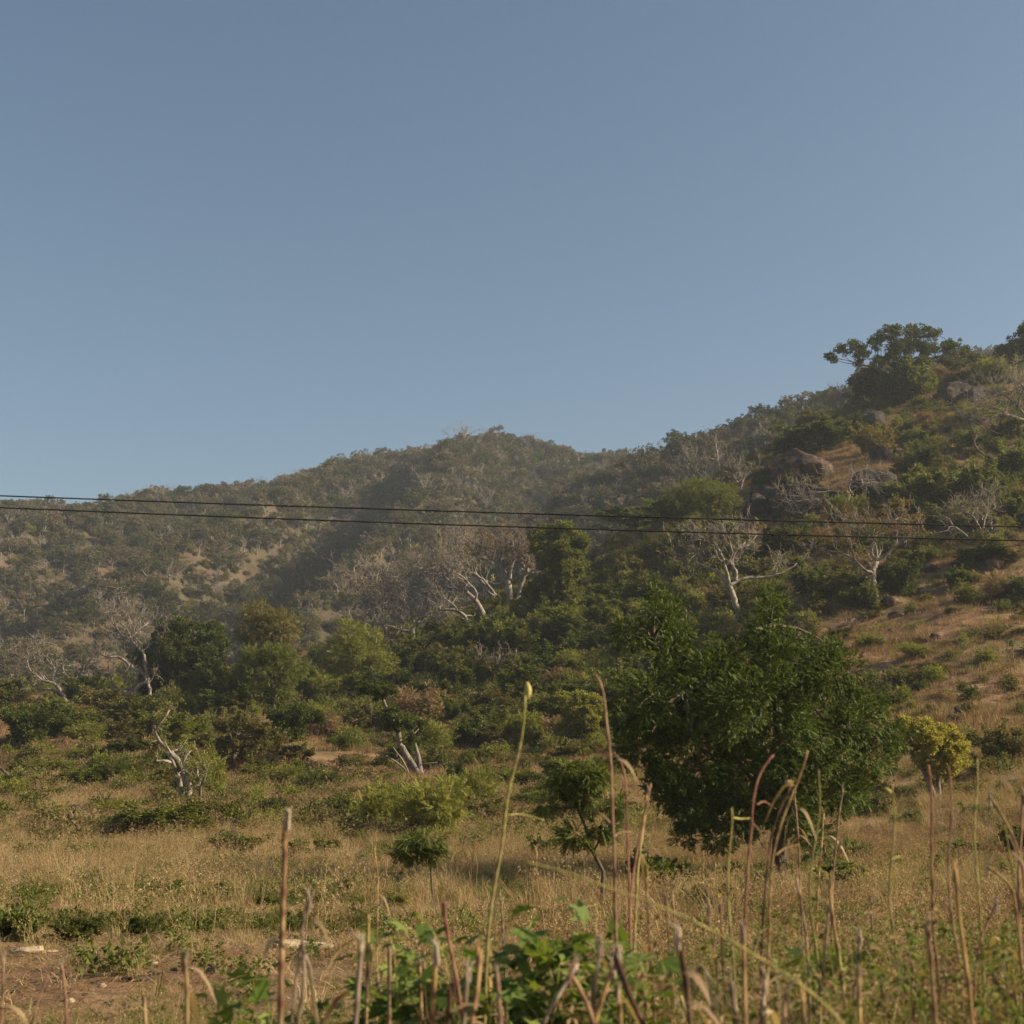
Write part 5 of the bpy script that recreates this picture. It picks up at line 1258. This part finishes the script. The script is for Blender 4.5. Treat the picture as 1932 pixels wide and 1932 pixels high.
stalk("tall straw-coloured stalk leaning right across the big tree, tip pointed", C6, [(705, 392), (690, 480), (640, 600), (580, 740), (540, 870), (515, 980), (500, 1100), (493, 1300), (490, 1500), (480, 1932)], 20, 4.6, 'straw', [([(530, 975), (570, 940), (655, 915)], 9)], nodes=0.06)
stalk("dark stalk ending in a round seed head before the big tree", C6, [(612, 590), (600, 630), (565, 690), (520, 780), (495, 880), (480, 1000), (465, 1150), (450, 1350), (440, 1600), (430, 1932)], 20, 4.9, 'brown', knob=((600, 572), 44))
stalk("slim yellow-green stalk at the left hem of the big tree crown", C6, [(275, 705), (285, 730), (285, 800), (265, 930), (255, 1050), (258, 1250), (270, 1400), (285, 1550), (305, 1800), (310, 1932)], 18, 4.8, 'green', [([(288, 765), (325, 772), (378, 768)], 13)])
stalk("slim yellow-green stalk rising along the right half of the big tree", C6, [(765, 500), (768, 600), (778, 700), (760, 850), (730, 1000), (712, 1150), (720, 1300), (745, 1450), (760, 1600), (770, 1932)], 17, 5.2, 'green', nodes=0.06)
stalk("yellow-green stalk with one small bud beside its tip, over the dry grass", C6, [(1180, 570), (1190, 660), (1200, 780), (1190, 950), (1175, 1080), (1170, 1200), (1185, 1350), (1200, 1500), (1220, 1700), (1240, 1850)], 19, 4.8, 'green', [([(1185, 1000), (1215, 985), (1255, 985)], 8)], ((1188, 650), (1140, 595), 30))
stalk("tall red stalk rising in front of the yellow-green tree trunk", C6, [(1390, 470), (1405, 580), (1410, 700), (1408, 850), (1412, 1000), (1418, 1200), (1425, 1400), (1450, 1600), (1465, 1780)], 20, 4.8, 'red')
stalk("straw stalk turning pink below, next right from the tall red one", C6, [(1498, 470), (1510, 600), (1520, 720), (1505, 900), (1500, 1060), (1510, 1250), (1540, 1450), (1570, 1600), (1580, 1750)], 20, 4.7, 'pink', twigs=1)
stalk("yellow-green wavy stalk in front of the domed olive bush", C6, [(1665, 428), (1672, 560), (1650, 730), (1645, 880), (1660, 1000), (1675, 1180), (1685, 1350), (1695, 1550), (1705, 1750)], 17, 4.9, 'green', nodes=0.07)
stalk("thin yellow-green stalk curving down past the edge of the domed olive bush", C6, [(1798, 510), (1800, 620), (1820, 750), (1835, 900), (1860, 1020), (1885, 1150), (1905, 1300), (1915, 1500)], 14, 5.0, 'green', twigs=2)
stalk("thick straw stalk with broken flat top and black joints in the right-hand weeds", C6, [(1548, 1060), (1555, 1200), (1570, 1350), (1590, 1500), (1610, 1650), (1632, 1932)], 38, 3.7, 'straw', nodes=0.17)
stalk("long green stem leaning low across the weeds from lower corner to the sapling", lambda a, b: (a, b), [(985, 1624), (1045, 1634), (1110, 1658), (1178, 1685), (1250, 1712), (1330, 1748), (1420, 1803), (1500, 1850), (1560, 1900), (1600, 1940)], 27, 3.0, 'green', nodes=0.2, taper=0.45)
stalk("stout dark brown stalk broken off among the nearest weeds", lambda a, b: (a, b), [(1279, 1766), (1287, 1810), (1297, 1865), (1304, 1940)], 46, 3.3, 'brown', nodes=0.12)
stalk("bent grey stalk folded over beside the stout dark brown one", C6, [(50, 1690), (85, 1610), (115, 1545), (135, 1640), (160, 1750), (190, 1932)], 30, 3.6, 'grey')
stalk("dark brown slanting stalk crossing the straw stubs under the leafy weed", C5, [(1560, 1550), (1600, 1680), (1650, 1820), (1720, 1932)], 46, 3.3, 'brown')
stalk("greyish stalk leaning left to right before the leafy weed", C5, [(1332, 1590), (1250, 1720), (1190, 1830), (1130, 1932)], 30, 3.6, 'grey')
stalk("short reddish stalk leaning in front of the leafy weed's left end", C5, [(580, 1262), (590, 1380), (620, 1550), (650, 1700), (672, 1830)], 23, 4.3, 'red')
stalk("straw stub with a rough top left of the ringed stalk over bare soil", C4, [(1040, 1570), (1050, 1700), (1060, 1932)], 30, 4.0, 'straw')
rest_st = [(C4, [(815, 1780), (820, 1932)], 24, 'straw'), (C4, [(350, 1600), (372, 1760), (380, 1932)], 16, 'red'), (C4, [(275, 1640), (200, 1850), (190, 1932)], 14, 'red'), (C4, [(20, 1560), (15, 1750), (10, 1932)], 16, 'pink'),
    (C5, [(150, 1370), (150, 1600), (140, 1932)], 24, 'straw'), (C5, [(112, 1480), (100, 1700), (80, 1932)], 38, 'grey'), (C5, [(265, 1500), (262, 1932)], 26, 'pink'), (C5, [(545, 1530), (530, 1700), (525, 1932)], 38, 'straw'), (C5, [(772, 1520), (770, 1620), (735, 1932)], 38, 'straw'),
    (C5, [(440, 1600), (450, 1932)], 24, 'straw'), (C5, [(460, 1560), (480, 1800), (500, 1932)], 18, 'brown'), (C5, [(880, 1640), (890, 1780), (905, 1932)], 30, 'pink'), (C5, [(840, 1690), (838, 1932)], 22, 'straw'), (C5, [(1295, 1660), (1380, 1790), (1430, 1932)], 32, 'pink'),
    (C5, [(1460, 1480), (1440, 1700), (1410, 1880)], 32, 'grey'), (C5, [(1540, 1600), (1480, 1750), (1420, 1932)], 34, 'straw'), (C5, [(1568, 1740), (1580, 1932)], 28, 'straw'), (C5, [(1500, 1700), (1510, 1932)], 24, 'straw'), (C5, [(620, 1740), (600, 1932)], 36, 'brown'), (C5, [(720, 1620), (690, 1932)], 34, 'grey'),
    (C6, [(1000, 1430), (985, 1600), (955, 1800), (945, 1932)], 24, 'grey'), (C6, [(1390, 1370), (1410, 1550), (1420, 1740), (1435, 1932)], 32, 'pink'), (C6, [(835, 1110), (850, 1300), (880, 1520), (910, 1750), (935, 1932)], 22, 'straw'), (C6, [(822, 1300), (800, 1550), (780, 1800)], 20, 'pink'),
    (C6, [(650, 1110), (680, 1270), (710, 1500), (715, 1660)], 20, 'pink'), (C6, [(140, 1200), (160, 1400), (190, 1600)], 14, 'pink'), (C6, [(210, 1250), (215, 1450), (225, 1620)], 14, 'red'), (C6, [(1780, 1260), (1720, 1370), (1680, 1500), (1660, 1640)], 16, 'red'), (C6, [(1925, 640), (1920, 900), (1905, 1100), (1915, 1400), (1925, 1600)], 22, 'pink'),
    (C6, [(1740, 650), (1820, 780), (1890, 900), (1925, 1050)], 18, 'pink'), (C6, [(1830, 1640), (1835, 1932)], 24, 'straw'), (C6, [(1870, 1600), (1910, 1932)], 20, 'green'), (C6, [(340, 1400), (345, 1650), (355, 1932)], 30, 'straw'), (C6, [(470, 1690), (450, 1932)], 34, 'grey'), (C6, [(270, 1680), (300, 1932)], 34, 'grey'),
    (C6, [(905, 600), (880, 760), (870, 900), (850, 1100)], 12, 'pink'), (C6, [(630, 640), (640, 760), (648, 880)], 12, 'pink'), (C6, [(800, 740), (790, 950), (765, 1180)], 10, 'straw'), (C6, [(1720, 1045), (1800, 1090), (1875, 1160), (1900, 1400)], 16, 'straw'), (C6, [(1070, 1260), (1080, 1500), (1085, 1700)], 12, 'pink'),
    (C6, [(1300, 1600), (1310, 1932)], 22, 'pink'), (C6, [(1000, 1650), (1010, 1932)], 30, 'straw'), (C6, [(590, 1760), (570, 1932)], 28, 'pink'), (C6, [(680, 1730), (685, 1932)], 30, 'straw'), (C6, [(1130, 1720), (1150, 1932)], 20, 'green'), (C6, [(1760, 1660), (1820, 1800), (1880, 1932)], 24, 'pink'), (C6, [(1480, 1650), (1500, 1932)], 20, 'green'),
    (C5, [(190, 960), (205, 1080), (205, 1330)], 9, 'straw'), (C5, [(1725, 1050), (1735, 1250), (1750, 1500), (1770, 1800)], 18, 'straw'), (C5, [(1105, 950), (1105, 1120), (1140, 1300)], 8, 'straw'), (C5, [(900, 1200), (912, 1345)], 12, 'grey'), (C5, [(1830, 1200), (1850, 1500), (1870, 1700)], 14, 'pink'), (C5, [(1875, 1200), (1890, 1600)], 12, 'pink')]
LBL = {'straw': "broken straw-coloured stalk among the nearest weeds", 'red': "thin reddish stalk among the nearest weeds", 'pink': "pinkish dry stalk among the nearest weeds", 'grey': "weathered grey stalk among the nearest weeds", 'brown': "dark brown stalk among the nearest weeds", 'green': "slim green stalk among the nearest weeds"}
SMARK = [(530, "the ringed stalk"), (573, "the forked stalk"), (850, "the short reddish leaning stalk"), (920, "the pod-topped stalk"), (1155, "the tall reddish-brown stalk"), (1188, "the hooked pinkish stalk"), (1292, "the stout dark brown stalk"), (1340, "the bent grey stalk"), (1376, "the slim stalk at the crown hem"), (1403, "the bending dark red stalk"),
         (1452, "the tall leaning straw stalk"), (1530, "the slim stalk along the big tree"), (1688, "the stalk with a side bud"), (1763, "the tallest red stalk"), (1800, "the straw stalk turning pink"), (1828, "the thick flat-topped stalk"), (1848, "the wavy yellow-green stalk"), (1060 / 3, "the rough-topped stub")]
def stalk_label(u, vt, c, w):
    size = "thin" if w < 18 else "short stout" if vt > 1800 else "medium" if w < 28 else "stout"
    for d, mu, tx in sorted((abs(u - a), a, b_) for a, b_ in SMARK)[:5]:
        lab = f"{size} {ADJC[c]} stalk {'close' if d < 40 else 'some way'} {'right' if u > mu else 'left'} of {tx}"
        if lab not in USED:
            USED.add(lab); return lab
    return LBL[c]
ADJC = {'straw': "straw-coloured", 'red': "reddish", 'pink': "pinkish", 'grey': "weathered grey", 'brown': "dark brown", 'green': "slim green"}
for i, (cr, pts, w, c) in enumerate(rest_st):
    stalk(stalk_label(cr(*pts[-1])[0], cr(*pts[0])[1], c, w), cr, pts, w, {True: 3.6, False: 4.8}[w >= 28] if w > 12 else 8.0, c, group=f"{c} stalks in the nearest weeds", twigs=int(i % 3 == 0))
# more of the thin dry stalks out in the field
r = np.random.default_rng(61)
fs = []
for i in range(70):
    u = r.uniform(0, 1932); v = r.uniform(1690, 1800) if i % 2 else r.uniform(1640, 1720)
    p = hit(u, v, (near_bvh,)); L = r.uniform(0.5, 1.25); m = 6
    if i < 8:
        b = MB(); t0 = np.linspace(0, 1, m)[:, None]; pts = np.array([[0, 0, -0.04]]) + t0 * np.array([[r.normal(0, 0.07), r.normal(0, 0.07), 1.0]]) + np.concatenate([[[0, 0, 0]], r.normal(0, 0.012, (m - 1, 3))])
        tube(b, pts, np.linspace(0.0085, 0.004, m), 5)
        if i % 2:
            q = pts[3]; tube(b, np.array([q, q + [0.05, 0.02, 0.10], q + [0.08, 0.03, 0.22]]), np.array([0.004, 0.003, 0.002]), 4)
        fs.append(b.mesh("stem", SM[('straw', 'pink', 'grey', 'straw')[i % 4]]))
    o = obj("dry_stem", fs[i % 8]); o.location = p; o.scale = (1, 1, L); o.rotation_euler = (r.normal(0, 0.06), r.normal(0, 0.06), r.uniform(0, 6.28))
    tag(o, "thin dry weed stem standing up from the field grass", "weed stem", "thin dry stems in the field")

# ------------------------------------------------------------------ leafy weeds close by
def lobed(n=5):
    o_ = [[0, 0, 0]]
    for k in range(n):
        a = math.radians(-100 + 200 * k / (n - 1)); R_ = 1.0 - 0.25 * abs(k - (n - 1) / 2) / ((n - 1) / 2)
        for da, f in ((-14, 0.55), (0, 1.0), (14, 0.55)): o_.append([math.cos(a + math.radians(da)) * R_ * f * 0.8 + 0.2, math.sin(a + math.radians(da)) * R_ * f * 0.8, -0.12 * f * f * R_])
    return np.array(o_), np.array([[0, i, i + 1] for i in range(1, 3 * n)])
T['lobed'] = lobed()
def leafy_weed(label, u, vtop, wpx, Y, leaf=0.10, n=70, seed=0):
    r = np.random.default_rng(7000 + seed); k = Y / F0
    p = P(u, vtop, Y); g = drop(p[0], Y); H_ = p[2] - g; t = empty("leafy_weed", (p[0], Y, g), label, "leafy weed")
    sb, fb = MB(), MB(); W = wpx * k / 2; pos, dr = [], []
    for i in range(10):
        tip = np.array([r.uniform(-W, W), r.uniform(-0.3, 0.3), H_ * (0.98 - 0.16 * r.random())])
        tip[2] = min(tip[2], H_ * (1 - 0.10 * (tip[0] / W) ** 2))
        pts = crinkle([(r.normal(0, 0.04), r.normal(0, 0.04), -0.05), tip * np.array([0.4, 0.4, 0.55]), tip], 10, 0.012, r); tube(sb, pts, np.linspace(0.010, 0.0012, 10), 5)
        for q in range(n // 10):
            f = 1.0 if q < 3 else r.uniform(0.4, 1.0) ** 0.7; j = f * 9; a = pts[int(j)]; d = unit(np.array([r.normal(), r.normal(), r.uniform(-0.2, 0.7)])); e = a + d * leaf * r.uniform(0.5, 1.0)
            tube(sb, [a, e], [0.002, 0.0015], 3, cap=False); pos.append(e); dr.append(d + np.array([0, 0, -0.35]))
    stamp(fb, T['lobed'], np.array(pos), np.array(dr), leaf * r.uniform(0.55, 1.15, len(pos)), r, flat=0.6)
    sb.build("stem", SM['green'], t); fb.build("foliage", M['lush'], t)
leafy_weed("lush lobed-leaf weed, the tallest and broadest, close in front of the sandy strip", 1065, 1682, 250, 5.0, 0.105, 420, 1)
leafy_weed("lobed-leaf weed next left of the tallest lush one", 930, 1738, 220, 4.8, 0.10, 330, 2)
leafy_weed("darker lobed-leaf weed left of the middle lush one, behind straw stubs", 785, 1730, 210, 5.2, 0.095, 300, 3)
leafy_weed("lobed-leaf weed low between the ringed stalk and bare soil", 480, 1835, 130, 5.2, 0.085, 110, 4)
leafy_weed("small lobed-leaf weed with one large leaf among the red stalks", 1570, 1775, 90, 5.4, 0.10, 24, 5)
leafy_weed("lobed-leaf weed behind the leaning grey stalk", 1180, 1800, 170, 4.7, 0.11, 150, 6)
leafy_weed("small weed with dark leaves by the forked stalk", 640, 1850, 90, 5.4, 0.07, 50, 7)

r = np.random.default_rng(91)
TALL = [tuft('straw', 40, 1.0, 0.12, 0.006, 0.22 + 0.05 * k, 80 + k) for k in range(5)] + [tuft('greengrass', 44, 0.95, 0.14, 0.007, 0.3, 84 + k) for k in range(2)] + [tuft('greengrass', 30, 1.0, 0.14, 0.004, 0.25, 88 + k, ('weed', 0.018, 2.0, 'leafy')) for k in range(2)] + [tuft('straw', 24, 1.0, 0.14, 0.005, 0.25, 92 + k, ('brownweed', 0.016, 2.0, 'leafy')) for k in range(2)] + [tuft('brownweed', 20, 0.95, 0.10, 0.006, 0.2, 95)]
p = area_pts(2900, 3.4, 11.5, -0.5, 0.5, r, lambda X, Y: 0.3 + 0.7 * nz(X, Y, 1.6, 92, -0.3, 0.3))
eye_s = p[:, 0] / p[:, 1]
top = 0.84 + 0.46 * np.clip((eye_s + 0.12) * 4, 0, 1) + 0.22 * fbm2(p[:, 0] / 0.9, p[:, 1] / 0.9, 93) - 0.055 * np.maximum(p[:, 1] - 5.5, 0)
sc_ = np.clip(top * r.uniform(0.75, 1.08, len(p)), 0.3, 1.4)
sc_ = np.where((eye_s > -0.125) & (eye_s < 0.085) & (p[:, 1] < 6.3), np.minimum(sc_, 1.25 - 0.14 * p[:, 1]), sc_)
scatter("weeds", p, sc_, TALL, "tall rank weeds and grass nearest the viewer", r=r, zs=np.ones(len(p)), tilt=0.08)
b = MB()
for u, v, Y in ((1958, 2748, 9), (2108, 2622, 8.5), (1640, 2790, 5.5), (2672, 2848, 7), (2696, 2852, 7), (2580, 2980, 6.2), (2078, 2720, 9), (2095, 2800, 8), (2958, 2832, 6.5), (2950, 2845, 6.6), (1610, 2815, 5.5), (2250, 2780, 8)):
    c = P(u * 0.644, v * 0.644, Y); a = np.arange(5) * 1.2566 + u
    d = np.stack([np.cos(a), -0.5 * np.ones(5), np.sin(a)], 1); d = unit(d); s_ = unit(np.cross(d, [0, 1.0, 0.2]))
    vv, ff = leaf_quads(np.repeat(c[None], 5, 0), d, s_, 0.017, 0.014)
    g = drop(c[0], c[1])
    fb = MB(); fb.add(vv - c, ff); o = fb.build("flower", M['petal']); o.location = c
    sb = MB(); tube(sb, crinkle([(0, 0, 0), (0.01, 0.01, (g - c[2]) * 0.5), (0.0, 0.02, g - c[2] - 0.03)], 6, 0.004, r), np.full(6, 0.002), 4); sb.build("stem", M['greengrass'], o)
    tag(o, "small yellow flower on a thin stem among green weeds", "flower", "yellow flowers in the near weeds")

# ------------------------------------------------------------------ haze: one closed box of even thin air
hm = bpy.data.materials.new("haze_air"); hm.use_nodes = True
hn, hl = hm.node_tree.nodes, hm.node_tree.links; hn.clear()
ho = hn.new("ShaderNodeOutputMaterial"); pv = hn.new("ShaderNodeVolumePrincipled")
pv.inputs["Color"].default_value = (0.78, 0.87, 0.98, 1); pv.inputs["Density"].default_value = 0.00018; pv.inputs["Anisotropy"].default_value = 0.2
hl.new(pv.outputs[0], ho.inputs["Volume"])
b = MB(); x_, y0_, z0_, z1_ = 2650, -2650, -1.8, 245
b.add([(-x_, y0_, z0_), (x_, y0_, z0_), (x_, 2650, z0_), (-x_, 2650, z0_), (-x_, y0_, z1_), (x_, y0_, z1_), (x_, 2650, z1_), (-x_, 2650, z1_)], [(0, 3, 2, 1), (4, 5, 6, 7), (0, 1, 5, 4), (1, 2, 6, 5), (2, 3, 7, 6), (3, 0, 4, 7)])
tag(b.build("haze", hm), "thin pale air over the hills", None, None, 'stuff')
